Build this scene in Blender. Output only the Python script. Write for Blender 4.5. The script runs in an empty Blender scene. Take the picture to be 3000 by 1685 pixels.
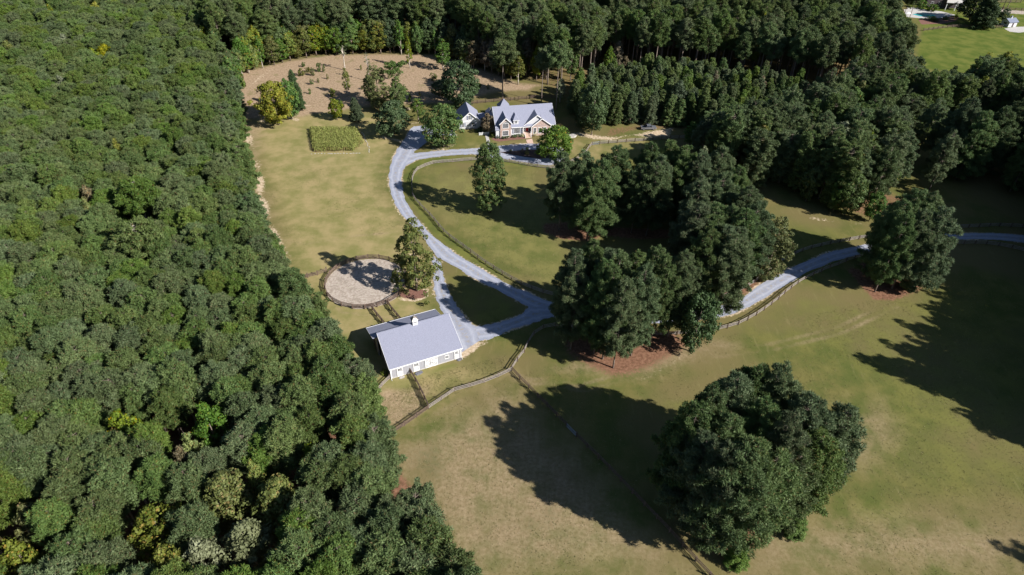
import bpy, bmesh, math, random
import numpy as np
from mathutils import Vector, Matrix
from mathutils.geometry import tessellate_polygon

# ------------------------------------------------------------------ camera, sky, sun, exposure
SC = bpy.context.scene
COL = SC.collection
FOC, PITCH, HCAM, ROLL = 1950.0, math.radians(38.8), 112.0, math.radians(1.1)
cam_data = bpy.data.cameras.new('camera'); cam = bpy.data.objects.new('camera', cam_data); COL.objects.link(cam)
cam_data.sensor_width = 36.0; cam_data.lens = 36.0 * FOC / 3000.0
cam_data.clip_start = 1.0; cam_data.clip_end = 6000.0
cam.rotation_mode = 'QUATERNION'
cam.rotation_quaternion = (Matrix.Rotation(math.pi / 2 - PITCH, 3, 'X') @ Matrix.Rotation(ROLL, 3, 'Z')).to_quaternion(); cam.location = (0, 0, HCAM)
SC.camera = cam
SUN_EL, SUN_AZ = math.radians(34.0), math.radians(-28.0)      # direction towards the sun
sd = Vector((math.cos(SUN_EL) * math.cos(SUN_AZ), math.cos(SUN_EL) * math.sin(SUN_AZ), math.sin(SUN_EL)))
sl = bpy.data.lights.new('sun', 'SUN'); sl.energy = 5.0; sl.angle = math.radians(0.53); sl.color = (1.0, 0.955, 0.90)
so = bpy.data.objects.new('sun', sl); COL.objects.link(so)
so.rotation_euler = (-sd).to_track_quat('-Z', 'Y').to_euler(); so.location = (0, 0, 300)
W = bpy.data.worlds.new('World'); SC.world = W; W.use_nodes = True
wn = W.node_tree; wn.nodes.clear()
sky = wn.nodes.new('ShaderNodeTexSky'); sky.sky_type = 'NISHITA'; sky.sun_disc = False
sky.sun_elevation = SUN_EL; sky.sun_rotation = math.pi / 2 - SUN_AZ
sky.air_density = 1.0; sky.dust_density = 0.4; sky.ozone_density = 3.0
bg = wn.nodes.new('ShaderNodeBackground'); bg.inputs[1].default_value = 0.050
wo = wn.nodes.new('ShaderNodeOutputWorld')
wn.links.new(sky.outputs[0], bg.inputs[0]); wn.links.new(bg.outputs[0], wo.inputs[0])
SC.view_settings.view_transform = 'Standard'; SC.view_settings.look = 'None'
SC.view_settings.exposure = 0.98; SC.view_settings.gamma = 1.0; SC.view_settings.use_curve_mapping = False
SC.render.engine = 'CYCLES'
SC.cycles.max_bounces = 4; SC.cycles.diffuse_bounces = 2; SC.cycles.glossy_bounces = 2
SC.cycles.transmission_bounces = 3; SC.cycles.transparent_max_bounces = 4
SC.cycles.use_adaptive_sampling = True; SC.cycles.adaptive_threshold = 0.02

FW = Vector((0, math.cos(PITCH), -math.sin(PITCH)))
_u = Vector((0, math.sin(PITCH), math.cos(PITCH)))
RT = Vector((1, 0, 0)) * math.cos(ROLL) + _u * math.sin(ROLL); UP = Vector((-1, 0, 0)) * math.sin(ROLL) + _u * math.cos(ROLL)

def G(x, y, z=0.0):
    """the point at height z that a surveyed photo coordinate (3000 x 1685) falls on"""
    d = FW + RT * ((x - 1500) / FOC) - UP * ((y - 842.5) / FOC)
    t = (z - HCAM) / d.z
    return Vector((d.x * t, d.y * t, z))

def Q(X, Y, Z=0.0):
    d = Vector((X, Y, Z - HCAM)); w = d.dot(FW)
    return 1500 + FOC * d.dot(RT) / w, 842.5 - FOC * d.dot(UP) / w

def top_h(b, ty):
    """height of a tree whose foot is at b and whose tip is seen at row ty"""
    n = UP + FW * ((ty - 842.5) / FOC)
    return HCAM - (b.x * n.x + b.y * n.y) / n.z

def GP(pts, z=0.0):
    return [G(p[0], p[1], z) for p in pts]

# ------------------------------------------------------------------ object helpers
def tag(o, label=None, cat=None, group=None, kind=None):
    if label: o['label'] = label
    if cat: o['category'] = cat
    if group: o['group'] = group
    if kind: o['kind'] = kind
    return o

def empty(name, loc=(0, 0, 0), rz=0.0, label=None, cat=None, group=None):
    o = bpy.data.objects.new(name, None); COL.objects.link(o)
    o.empty_display_size = 0.5
    o.location = loc; o.rotation_euler = (0, 0, rz)
    return tag(o, label, cat, group)

def link(name, mesh, parent=None, mat=None):
    o = bpy.data.objects.new(name, mesh); COL.objects.link(o)
    if parent is not None: o.parent = parent
    if mat is not None and not mesh.materials: mesh.materials.append(mat)
    return o

class MB:
    def __init__(s): s.v = []; s.f = []
    def add(s, vs, fs):
        n = len(s.v); s.v += [tuple(p) for p in vs]; s.f += [tuple(i + n for i in f) for f in fs]; return s
    def box(s, x0, x1, y0, y1, z0, z1):
        return s.add([(x0, y0, z0), (x1, y0, z0), (x1, y1, z0), (x0, y1, z0), (x0, y0, z1), (x1, y0, z1), (x1, y1, z1), (x0, y1, z1)],
                     [(3, 2, 1, 0), (4, 5, 6, 7), (0, 1, 5, 4), (1, 2, 6, 5), (2, 3, 7, 6), (3, 0, 4, 7)])
    def bar(s, a, b, w, h, up=Vector((0, 0, 1))):
        a = Vector(a); b = Vector(b); d = (b - a).normalized(); sx = d.cross(up)
        if sx.length < 1e-4: sx = Vector((1, 0, 0))
        sx = sx.normalized() * w / 2; u = sx.cross(d).normalized() * h / 2
        vs = [a - sx - u, a + sx - u, a + sx + u, a - sx + u, b - sx - u, b + sx - u, b + sx + u, b - sx + u]
        return s.add(vs, [(0, 1, 2, 3), (7, 6, 5, 4), (0, 4, 5, 1), (1, 5, 6, 2), (2, 6, 7, 3), (3, 7, 4, 0)])
    def tube(s, pts, rads, n=6, cap=True):
        base = len(s.v); P = [Vector(p) for p in pts]
        for i, p in enumerate(P):
            d = (P[min(i + 1, len(P) - 1)] - P[max(i - 1, 0)]).normalized()
            x = d.cross(Vector((0.13, 1, 0.07))).normalized(); y = d.cross(x)
            for k in range(n):
                a = 2 * math.pi * k / n
                s.v.append(tuple(p + (x * math.cos(a) + y * math.sin(a)) * rads[i]))
        for i in range(len(P) - 1):
            for k in range(n):
                a = base + i * n + k; b = base + i * n + (k + 1) % n
                s.f.append((a, b, b + n, a + n))
        if cap:
            s.f.append(tuple(base + k for k in range(n))[::-1]); s.f.append(tuple(base + (len(P) - 1) * n + k for k in range(n)))
        return s
    def prism(s, poly, z0, z1):
        """polygon in xy, extruded"""
        n = len(poly); vs = [(p[0], p[1], z0) for p in poly] + [(p[0], p[1], z1) for p in poly]
        fs = [tuple(range(n))[::-1], tuple(range(n, 2 * n))] + [(i, (i + 1) % n, (i + 1) % n + n, i + n) for i in range(n)]
        return s.add(vs, fs)
    def wedge(s, poly3, thick):
        """planar polygon in 3D given thickness against its normal"""
        P = [Vector(p) for p in poly3]
        nn = (P[1] - P[0]).cross(P[2] - P[0]).normalized()
        if nn.z < 0: P = P[::-1]; nn = -nn
        n = len(P); vs = P + [p - nn * thick for p in P]
        return s.add(vs, [tuple(range(n)), tuple(range(n, 2 * n))[::-1]] + [((i + 1) % n, i, i + n, (i + 1) % n + n) for i in range(n)])
    def mesh(s, name, mat=None, smooth=False):
        m = bpy.data.meshes.new(name); m.from_pydata(s.v, [], s.f); m.update()
        if mat: m.materials.append(mat)
        if smooth:
            for p in m.polygons: p.use_smooth = True
        return m
    def obj(s, name, mat, parent=None, smooth=False):
        return link(name, s.mesh(name, mat, smooth), parent)

def fast_mesh(name, V, F, cols=None, mat=None, smooth=False):
    """V (n,3), F (m,k) numpy, cols (n,4)"""
    m = bpy.data.meshes.new(name)
    V = np.asarray(V, np.float32); F = np.asarray(F, np.int32); k = F.shape[1]
    m.vertices.add(len(V)); m.vertices.foreach_set('co', V.ravel())
    m.loops.add(F.size); m.loops.foreach_set('vertex_index', F.ravel())
    m.polygons.add(len(F)); m.polygons.foreach_set('loop_start', np.arange(0, F.size, k, dtype=np.int32))
    m.update(calc_edges=True)
    if cols is not None:
        a = m.color_attributes.new('tint', 'FLOAT_COLOR', 'POINT'); a.data.foreach_set('color', np.asarray(cols, np.float32).ravel())
    if mat: m.materials.append(mat)
    if smooth: m.polygons.foreach_set('use_smooth', np.ones(len(F), bool))
    return m

# ------------------------------------------------------------------ materials
class NT:
    def __init__(s, name):
        s.m = bpy.data.materials.new(name); s.m.use_nodes = True; s.t = s.m.node_tree; s.t.nodes.clear()
        s.out = s.n('ShaderNodeOutputMaterial'); s.bsdf = s.n('ShaderNodeBsdfPrincipled')
        s.l(s.bsdf.outputs[0], s.out.inputs[0]); s.bsdf.inputs['Roughness'].default_value = 0.9
        s.bsdf.inputs['Specular IOR Level'].default_value = 0.2
    def n(s, t, **k):
        o = s.t.nodes.new(t)
        for a, b in k.items(): setattr(o, a, b)
        return o
    def l(s, a, b): s.t.links.new(a, b)
    def val(s, x, sock):
        if isinstance(x, (int, float)): sock.default_value = x
        elif isinstance(x, tuple): sock.default_value = x if len(x) == 4 or sock.type == 'VECTOR' else (*x, 1)
        else: s.l(x, sock)
    def pos(s, scale=(1, 1, 1), rot=0.0, obj=False):
        if obj: src = s.n('ShaderNodeTexCoord').outputs['Object']
        else: src = s.n('ShaderNodeNewGeometry').outputs['Position']
        mp = s.n('ShaderNodeMapping'); mp.inputs['Scale'].default_value = scale; mp.inputs['Rotation'].default_value = (0, 0, rot)
        s.l(src, mp.inputs[0]); return mp.outputs[0]
    def noise(s, scale, detail=4, rough=0.6, vec=None, dist=0.0):
        x = s.n('ShaderNodeTexNoise'); x.inputs['Scale'].default_value = scale; x.inputs['Detail'].default_value = detail
        x.inputs['Roughness'].default_value = rough; x.inputs['Distortion'].default_value = dist
        s.l(vec if vec is not None else s.pos(), x.inputs['Vector']); return x.outputs['Fac']
    def ramp(s, fac, a, b, c0=0.0, c1=1.0):
        x = s.n('ShaderNodeMapRange', interpolation_type='SMOOTHSTEP'); s.val(fac, x.inputs[0])
        x.inputs[1].default_value = a; x.inputs[2].default_value = b; x.inputs[3].default_value = c0; x.inputs[4].default_value = c1
        return x.outputs[0]
    def mix(s, f, a, b, mode='MIX'):
        x = s.n('ShaderNodeMix', data_type='RGBA', blend_type=mode); s.val(f, x.inputs[0]); s.val(a, x.inputs[6]); s.val(b, x.inputs[7])
        return x.outputs[2]
    def math(s, op, a, b=0.0, clamp=False):
        x = s.n('ShaderNodeMath', operation=op, use_clamp=clamp); s.val(a, x.inputs[0]); s.val(b, x.inputs[1]); return x.outputs[0]
    def bump(s, h, strength=0.5, dist=0.1):
        x = s.n('ShaderNodeBump'); x.inputs['Strength'].default_value = strength; x.inputs['Distance'].default_value = dist
        s.l(h, x.inputs['Height']); s.l(x.outputs[0], s.bsdf.inputs['Normal']); return x
    def color(s, c): s.val(c, s.bsdf.inputs['Base Color'])
    def rough(s, r): s.val(r, s.bsdf.inputs['Roughness'])

def simple(name, col, rough=0.7, var=0.15, nscale=1.5, spec=0.3, metal=0.0, obj=False):
    t = NT(name); f = t.noise(nscale, 5, 0.65, t.pos(obj=obj))
    d = tuple(c * (1 - var) for c in col); b = tuple(min(1, c * (1 + var)) for c in col)
    t.color(t.mix(t.ramp(f, 0.3, 0.7), d, b)); t.rough(rough)
    t.bsdf.inputs['Specular IOR Level'].default_value = spec; t.bsdf.inputs['Metallic'].default_value = metal
    return t.m

def leaf_mat(name, dark, light, warm=None, warm_amt=0.04, trans=0.30, hue=0.010, valv=0.16):
    """foliage: each puff, each leaf card and each tree gets its own natural tone"""
    t = NT(name)
    at = t.n('ShaderNodeAttribute', attribute_name='tint'); sep = t.n('ShaderNodeSeparateColor'); t.l(at.outputs['Color'], sep.inputs[0])
    oi = t.n('ShaderNodeObjectInfo')
    f = t.math('ADD', t.math('MULTIPLY', sep.outputs[0], 0.55), t.math('MULTIPLY', sep.outputs[1], 0.45))
    c = t.mix(f, dark, light)
    if warm: c = t.mix(t.ramp(sep.outputs[2], 1 - warm_amt * 1.5, 1 - warm_amt), c, warm)
    hs = t.n('ShaderNodeHueSaturation'); t.l(c, hs.inputs['Color'])
    t.l(t.ramp(oi.outputs['Random'], 0, 1, 0.5 - hue, 0.5 + hue), hs.inputs['Hue'])
    r2 = t.math('FRACT', t.math('MULTIPLY', oi.outputs['Random'], 7.31))
    t.l(t.ramp(r2, 0, 1, 1 - valv, 1 + valv), hs.inputs['Value'])
    r3 = t.math('FRACT', t.math('MULTIPLY', oi.outputs['Random'], 17.7))
    t.l(t.ramp(r3, 0, 1, 0.82, 1.12), hs.inputs['Saturation'])
    t.color(hs.outputs[0]); t.rough(0.62); t.bsdf.inputs['Specular IOR Level'].default_value = 0.25
    tr = t.n('ShaderNodeBsdfTranslucent'); t.l(hs.outputs[0], tr.inputs[0])
    mx = t.n('ShaderNodeMixShader'); mx.inputs[0].default_value = trans
    t.l(t.bsdf.outputs[0], mx.inputs[1]); t.l(tr.outputs[0], mx.inputs[2]); t.l(mx.outputs[0], t.out.inputs[0])
    return t.m

M = {}
M['pine'] = leaf_mat('pine_needles', (0.058, 0.095, 0.028), (0.130, 0.180, 0.062), (0.13, 0.10, 0.035), 0.04)
M['pine_blue'] = leaf_mat('bluish_pine_needles', (0.058, 0.098, 0.034), (0.138, 0.190, 0.078), (0.12, 0.085, 0.035), 0.04)
M['pine_bright'] = leaf_mat('fresh_pine_needles', (0.062, 0.105, 0.024), (0.145, 0.200, 0.055), (0.14, 0.11, 0.035), 0.03)
M['green'] = leaf_mat('green_leaves', (0.040, 0.082, 0.016), (0.115, 0.19, 0.04), (0.22, 0.16, 0.03), 0.02, 0.30)
M['lime'] = leaf_mat('yellow_green_leaves', (0.07, 0.11, 0.018), (0.19, 0.235, 0.04), (0.30, 0.20, 0.03), 0.06, 0.3)
M['yellow'] = leaf_mat('yellowing_leaves', (0.085, 0.105, 0.012), (0.24, 0.25, 0.032), (0.28, 0.21, 0.03), 0.05, 0.3)
M['olive'] = leaf_mat('olive_leaves_turning', (0.055, 0.075, 0.014), (0.15, 0.165, 0.035), (0.19, 0.14, 0.04), 0.06, 0.28)
M['dark'] = leaf_mat('dark_glossy_leaves', (0.026, 0.048, 0.018), (0.072, 0.104, 0.044), None, 0, 0.15)
M['rust'] = leaf_mat('rusty_leaves', (0.085, 0.072, 0.045), (0.18, 0.15, 0.085), (0.20, 0.13, 0.07), 0.08, 0.25)
M['pale'] = leaf_mat('pale_grey_green_leaves', (0.09, 0.11, 0.05), (0.21, 0.23, 0.13), None, 0, 0.25)
M['meadow'] = leaf_mat('tall_yellow_green_stalks', (0.16, 0.19, 0.028), (0.40, 0.42, 0.07), (0.24, 0.12, 0.05), 0.10, 0.3)
M['turf'] = leaf_mat('grass_blades', (0.105, 0.115, 0.035), (0.21, 0.185, 0.075), (0.30, 0.24, 0.13), 0.15, 0.45)
M['hedge'] = leaf_mat('clipped_hedge_leaves', (0.03, 0.07, 0.015), (0.08, 0.14, 0.03), None, 0, 0.2)
M['cream'] = leaf_mat('cream_grass_plumes', (0.40, 0.38, 0.22), (0.60, 0.57, 0.36), None, 0, 0.2)
M['bark'] = simple('grey_brown_bark', (0.17, 0.135, 0.11), 0.9, 0.35, 3.0)
M['palebark'] = simple('pale_bark', (0.36, 0.32, 0.27), 0.9, 0.25, 2.0)

# ground ---------------------------------------------------------------
def ground_mat():
    t = NT('meadow_ground')
    at = t.n('ShaderNodeAttribute', attribute_name='tint'); sep = t.n('ShaderNodeSeparateColor'); t.l(at.outputs['Color'], sep.inputs[0])
    at2 = t.n('ShaderNodeAttribute', attribute_name='cover'); sep2 = t.n('ShaderNodeSeparateColor'); t.l(at2.outputs['Color'], sep2.inputs[0])
    big = t.noise(0.035, 3, 0.5); mid = t.noise(0.16, 5, 0.62); fine = t.noise(1.3, 6, 0.7); tiny = t.noise(5.5, 5, 0.75)
    streak = t.noise(1.0, 4, 0.6, t.pos((0.9, 0.16, 1), math.radians(-28)))
    g = t.mix(t.ramp(mid, 0.32, 0.68), (0.082, 0.096, 0.026), (0.138, 0.122, 0.042))
    g = t.mix(t.ramp(big, 0.40, 0.62), g, (0.142, 0.117, 0.050))
    g = t.mix(t.math('MULTIPLY', t.ramp(fine, 0.50, 0.75), 0.22), g, (0.085, 0.105, 0.028))
    g = t.mix(t.math('MULTIPLY', t.ramp(streak, 0.55, 0.75), 0.35), g, (0.22, 0.19, 0.085))
    g = t.mix(t.ramp(t.math('ADD', sep2.outputs[2], t.math('MULTIPLY', t.math('SUBTRACT', mid, 0.5), 0.5)), 0.1, 0.9), g, t.mix(t.ramp(mid, 0.3, 0.7), (0.172, 0.165, 0.058), (0.285, 0.228, 0.110)))
    # r: dry rough tan   g: bare sand   b: pine litter   cover r: lush   cover g: weedy dark patches
    def mask(a, amp=0.9, w=0.14, nz=None):
        x = t.math('ADD', a, t.math('MULTIPLY', t.math('SUBTRACT', nz if nz is not None else fine, 0.5), amp))
        return t.ramp(x, 0.5 - w, 0.5 + w)
    lush = t.mix(t.ramp(mid, 0.35, 0.65), (0.068, 0.098, 0.018), (0.124, 0.138, 0.032))
    g = t.mix(t.ramp(t.math('ADD', sep2.outputs[0], t.math('MULTIPLY', t.math('SUBTRACT', mid, 0.5), 0.8)), 0.1, 0.9), g, lush)
    dry = t.mix(t.ramp(fine, 0.3, 0.7), (0.205, 0.142, 0.090), (0.385, 0.285, 0.195))
    dry = t.mix(t.math('MULTIPLY', t.ramp(mid, 0.55, 0.7), 0.5), dry, (0.13, 0.125, 0.045))
    g = t.mix(t.math('MULTIPLY', t.ramp(t.math('ADD', sep.outputs[0], t.math('MULTIPLY', t.math('SUBTRACT', mid, 0.5), 0.7)), 0.15, 0.85), 0.95), g, dry)
    g = t.mix(t.math('MULTIPLY', mask(sep2.outputs[1], 1.2, 0.2), 0.6), g, (0.06, 0.072, 0.024))
    lit = t.mix(t.ramp(fine, 0.3, 0.7), (0.105, 0.052, 0.032), (0.235, 0.130, 0.082))
    g = t.mix(mask(sep.outputs[2], 0.9, 0.16), g, lit)
    sand = t.mix(t.ramp(fine, 0.3, 0.7), (0.30, 0.215, 0.13), (0.56, 0.46, 0.34))
    g = t.mix(mask(sep.outputs[1], 1.0, 0.13), g, sand)
    g = t.mix(t.math('MULTIPLY', t.ramp(tiny, 0.35, 0.75), 0.28), g, t.mix(1.0, g, (0.55, 0.55, 0.5), 'MULTIPLY'))
    t.color(g); t.rough(1.0); t.bsdf.inputs['Specular IOR Level'].default_value = 0.05
    h = t.math('ADD', t.math('MULTIPLY', fine, 0.6), t.math('MULTIPLY', tiny, 0.5))
    t.bump(h, 0.35, 0.16)
    return t.m
M['ground'] = ground_mat()

def gravel_mat():
    t = NT('driveway_gravel'); f = t.noise(9, 5, 0.8); m = t.noise(0.5, 4, 0.6); l = t.noise(1.2, 3, 0.5)
    c = t.mix(t.ramp(f, 0.25, 0.75), (0.175, 0.19, 0.24), (0.30, 0.32, 0.39))
    c = t.mix(t.math('MULTIPLY', t.ramp(m, 0.45, 0.75), 0.35), c, (0.45, 0.45, 0.47))
    at = t.n('ShaderNodeAttribute', attribute_name='tint'); sep = t.n('ShaderNodeSeparateColor'); t.l(at.outputs['Color'], sep.inputs[0])
    # worn crown of the road between the wheel tracks, with sandy dust and needles
    w = t.math('MULTIPLY', sep.outputs[0], t.ramp(l, 0.40, 0.70))
    c = t.mix(t.math('MULTIPLY', w, 0.75), c, (0.27, 0.225, 0.16))
    c = t.mix(t.math('MULTIPLY', sep.outputs[1], 0.40), c, (0.42, 0.43, 0.48))
    t.color(c); t.rough(0.95); t.bump(f, 0.6, 0.06); return t.m
M['gravel'] = gravel_mat()

def roof_mat():
    t = NT('blue_grey_shingles'); f = t.noise(6, 4, 0.8, t.pos()); m = t.noise(0.7, 3, 0.5)
    c = t.mix(t.ramp(f, 0.3, 0.7), (0.16, 0.17, 0.22), (0.25, 0.26, 0.33))
    c = t.mix(t.math('MULTIPLY', t.ramp(m, 0.4, 0.7), 0.25), c, (0.21, 0.215, 0.275))
    t.color(c); t.rough(0.9); t.bump(f, 0.5, 0.03); return t.m
M['roof'] = roof_mat()

def brick_mat():
    t = NT('pinkish_brick'); b = t.n('ShaderNodeTexBrick'); b.inputs['Scale'].default_value = 1.0
    b.inputs['Brick Width'].default_value = 0.22; b.inputs['Row Height'].default_value = 0.075; b.inputs['Mortar Size'].default_value = 0.009
    b.inputs['Color1'].default_value = (0.29, 0.19, 0.16, 1); b.inputs['Color2'].default_value = (0.40, 0.29, 0.25, 1); b.inputs['Mortar'].default_value = (0.5, 0.45, 0.4, 1)
    tc = t.n('ShaderNodeTexCoord'); sx = t.n('ShaderNodeSeparateXYZ'); t.l(tc.outputs['Object'], sx.inputs[0])
    cb = t.n('ShaderNodeCombineXYZ'); t.l(t.math('ADD', sx.outputs[0], sx.outputs[1]), cb.inputs[0]); t.l(sx.outputs[2], cb.inputs[1])
    t.l(cb.outputs[0], b.inputs['Vector'])
    n = t.noise(1.5, 4, 0.7)
    t.color(t.mix(t.math('MULTIPLY', t.ramp(n, 0.35, 0.7), 0.35), b.outputs['Color'], (0.26, 0.17, 0.145))); t.rough(0.9); return t.m
M['brick'] = brick_mat()
M['white'] = simple('white_siding', (0.50, 0.50, 0.515), 0.6, 0.04, 0.8)
M['doorpanel'] = simple('off_white_door_panel', (0.40, 0.40, 0.41), 0.6, 0.04, 0.8)
M['trim'] = simple('white_trim', (0.68, 0.68, 0.68), 0.5, 0.03, 1.0)
M['barnwall'] = simple('pale_grey_siding', (0.29, 0.29, 0.315), 0.7, 0.06, 0.8)
M['shutter'] = simple('grey_blue_shutter', (0.16, 0.18, 0.24), 0.6, 0.08)
M['glass'] = simple('window_glass', (0.02, 0.022, 0.03), 0.12, 0.1, 1.0, 0.5)
M['reddoor'] = simple('red_paint', (0.42, 0.015, 0.02), 0.45, 0.05)
M['wood'] = simple('weathered_dark_fence_wood', (0.115, 0.08, 0.062), 0.85, 0.35, 2.5)
M['greywood'] = simple('silver_grey_fence_wood', (0.24, 0.21, 0.19), 0.85, 0.25, 2.5)
M['concrete'] = simple('pale_concrete', (0.40, 0.385, 0.365), 0.85, 0.10, 1.2)
M['paver'] = simple('pinkish_paving', (0.46, 0.33, 0.26), 0.85, 0.15, 3.0)
M['mulch'] = simple('dark_mulch', (0.055, 0.038, 0.034), 1.0, 0.5, 6.0)
M['redmulch'] = simple('red_brown_mulch', (0.16, 0.08, 0.06), 1.0, 0.5, 5.0)
M['sandpen'] = None
M['stone'] = simple('grey_stone', (0.33, 0.31, 0.29), 0.9, 0.25, 3.0)
M['darkstone'] = simple('dark_grey_slab', (0.12, 0.12, 0.14), 0.8, 0.4, 5.0)
M['paint_grey'] = simple('silver_grey_paint', (0.20, 0.21, 0.24), 0.25, 0.04, 2, 0.6, 0.5)
M['black'] = simple('black_plastic', (0.02, 0.02, 0.022), 0.6, 0.2)
M['rubber'] = simple('tyre_rubber', (0.025, 0.025, 0.025), 0.9, 0.2)
M['metal'] = simple('bare_metal', (0.45, 0.45, 0.47), 0.35, 0.1, 3, 0.5, 0.8)
M['lampred'] = simple('red_lamp_plastic', (0.5, 0.02, 0.02), 0.3, 0.1)
M['water'] = simple('turquoise_pool_water', (0.04, 0.36, 0.40), 0.08, 0.15, 0.4, 0.6)
M['darkwall'] = simple('dark_siding', (0.07, 0.055, 0.06), 0.8, 0.2, 1.0)
M['copper'] = simple('dull_copper', (0.30, 0.27, 0.25), 0.4, 0.15, 3, 0.5, 0.6)

def pen_mat():
    t = NT('pen_sand'); f = t.noise(1.6, 6, 0.75); m = t.noise(0.25, 4, 0.6); k = t.noise(6, 5, 0.8)
    c = t.mix(t.ramp(f, 0.35, 0.65), (0.26, 0.21, 0.17), (0.43, 0.38, 0.33))
    c = t.mix(t.math('MULTIPLY', t.ramp(f, 0.56, 0.66), t.ramp(m, 0.4, 0.6)), c, (0.20, 0.20, 0.09))
    big = t.noise(0.45, 5, 0.7, None, 1.5)
    c = t.mix(t.math('MULTIPLY', t.ramp(big, 0.48, 0.62), 0.55), c, (0.20, 0.165, 0.13))
    t.color(c); t.rough(1.0); t.bump(k, 0.7, 0.08); return t.m
M['sandpen'] = pen_mat()

# ------------------------------------------------------------------ ground sheet with its cover painted on
def axis(lo, hi, step, far):
    a = list(np.arange(lo, hi + 1e-6, step)); s = step; x = hi
    right = []
    while x < far: s *= 1.35; x += s; right.append(x)
    s = step; x = lo; left = []
    while x > -far: s *= 1.35; x -= s; left.append(x)
    return np.array(left[::-1] + a + right)
GX = axis(-235, 235, 0.9, 3000); GY = axis(44, 400, 0.9, 3500)
gx, gy = np.meshgrid(GX, GY); GV = np.stack([gx.ravel(), gy.ravel()], 1)
NG = len(GV)
dryM = np.zeros(NG); sandM = np.zeros(NG); litM = np.zeros(NG); lushM = np.zeros(NG); weedM = np.zeros(NG); paleM = np.zeros(NG)

def seg_dist(P, line, closed=False):
    L = np.array([(p[0], p[1]) for p in line]); d = np.full(len(P), 1e9)
    n = len(L) if closed else len(L) - 1
    for i in range(n):
        a = L[i]; b = L[(i + 1) % len(L)]; ab = b - a
        t = np.clip(((P - a) @ ab) / max(ab @ ab, 1e-9), 0, 1)
        d = np.minimum(d, np.hypot(*(P - a - t[:, None] * ab).T))
    return d
def inside(P, poly):
    L = np.array([(p[0], p[1]) for p in poly]); r = np.zeros(len(P), bool); j = len(L) - 1
    for i in range(len(L)):
        xi, yi = L[i]; xj, yj = L[j]
        c = ((yi > P[:, 1]) != (yj > P[:, 1])) & (P[:, 0] < (xj - xi) * (P[:, 1] - yi) / (yj - yi + 1e-12) + xi)
        r ^= c; j = i
    return r
def near_idx(line, pad):
    L = np.array([(p[0], p[1]) for p in line])
    return np.where((GV[:, 0] > L[:, 0].min() - pad) & (GV[:, 0] < L[:, 0].max() + pad) & (GV[:, 1] > L[:, 1].min() - pad) & (GV[:, 1] < L[:, 1].max() + pad))[0]
def area(arr, px, val, soft, world=False):
    poly = px if world else GP(px); ix = near_idx(poly, soft + 1); P = GV[ix]
    d = seg_dist(P, poly, True); d[inside(P, poly)] *= -1
    arr[ix] = np.maximum(arr[ix], val * np.clip(0.5 - d / (2 * soft), 0, 1))
def stroke(arr, px, w, val, world=False, closed=False):
    line = px if world else GP(px); ix = near_idx(line, 2 * w + 1)
    P = GV[ix]; d = seg_dist(P, line, closed)
    nz = .78 + .16 * np.sin(P[:, 0] * .43 + 1.3 * np.sin(P[:, 1] * .21)) + .16 * np.sin(P[:, 1] * .37 + 1.7 * np.sin(P[:, 0] * .19))
    arr[ix] = np.maximum(arr[ix], val * nz * np.clip(1.4 - d / w, 0, 1))

# road edges (surveyed photo coordinates)
A_L = [(1187, 405), (1166, 433), (1152, 462), (1142, 490), (1139, 521), (1141, 547), (1148, 575), (1157, 598), (1170, 620), (1188, 641), (1212, 665), (1237, 690), (1266, 735), (1285, 757), (1334, 781), (1382, 813), (1458, 850), (1497, 872), (1560, 905), (1640, 930), (1750, 946), (1880, 950), (1990, 944), (2081, 933), (2122, 928), (2153, 918), (2184, 905), (2240, 874), (2287, 843), (2324, 824), (2365, 796), (2402, 784), (2433, 768), (2480, 756), (2530, 742), (2620, 722), (2700, 710), (2806, 702), (2853, 701), (2915, 703), (2962, 706), (3000, 712), (3120, 735), (3260, 770)]
A_R = [(1225, 420), (1214, 449), (1200, 474), (1187, 488), (1178, 507), (1176, 533), (1181, 561), (1188, 589), (1201, 608), (1213, 629), (1229, 648), (1260, 685), (1302, 718), (1343, 749), (1399, 781), (1450, 812), (1510, 845), (1544, 854), (1581, 874), (1625, 887), (1700, 903), (1800, 915), (1900, 917), (2000, 914), (2075, 905), (2147, 887), (2184, 868), (2225, 834), (2268, 812), (2309, 789), (2340, 775), (2387, 756), (2424, 740), (2464, 731), (2527, 718), (2610, 701), (2700, 690), (2803, 684), (2853, 683), (2915, 683), (2962, 686), (3000, 690), (3130, 708), (3270, 735)]
PAD = [(1212, 371), (1248, 368), (1290, 372), (1330, 382), (1338, 398), (1300, 396), (1262, 408), (1240, 425), (1222, 440), (1190, 436), (1166, 440), (1186, 409), (1200, 380)]
LANE_U = [(1200, 452), (1214, 449), (1273, 443), (1329, 438), (1392, 435), (1449, 429), (1500, 424), (1543, 421), (1600, 421), (1645, 432), (1662, 452)]
LANE_D = [(1187, 488), (1200, 480), (1223, 468), (1270, 461), (1327, 455), (1385, 452), (1451, 462), (1500, 470), (1533, 476), (1573, 482), (1620, 484), (1650, 476), (1662, 452)]
ISLE = [(1463, 446.5), (1512, 442), (1541, 439.5), (1580, 438), (1612, 442), (1625, 452), (1612, 462), (1585, 466), (1552, 462), (1533, 459.5), (1493, 452.6)]
BARN_L = [(1262, 745), (1270, 784), (1271, 813), (1270, 837), (1276, 866), (1285, 893), (1296, 915), (1308, 945), (1322, 985), (1338, 1010), (1353, 1033)]
BARN_R = [(1293, 768), (1294, 784), (1299, 806), (1305, 830), (1321, 866), (1345, 906), (1367, 934), (1392, 957), (1400, 970), (1402, 985), (1404, 999)]
APR_U = [(1392, 957), (1420, 953), (1451, 948), (1498, 934), (1529, 921), (1550, 897), (1600, 900), (1660, 912)]
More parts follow.
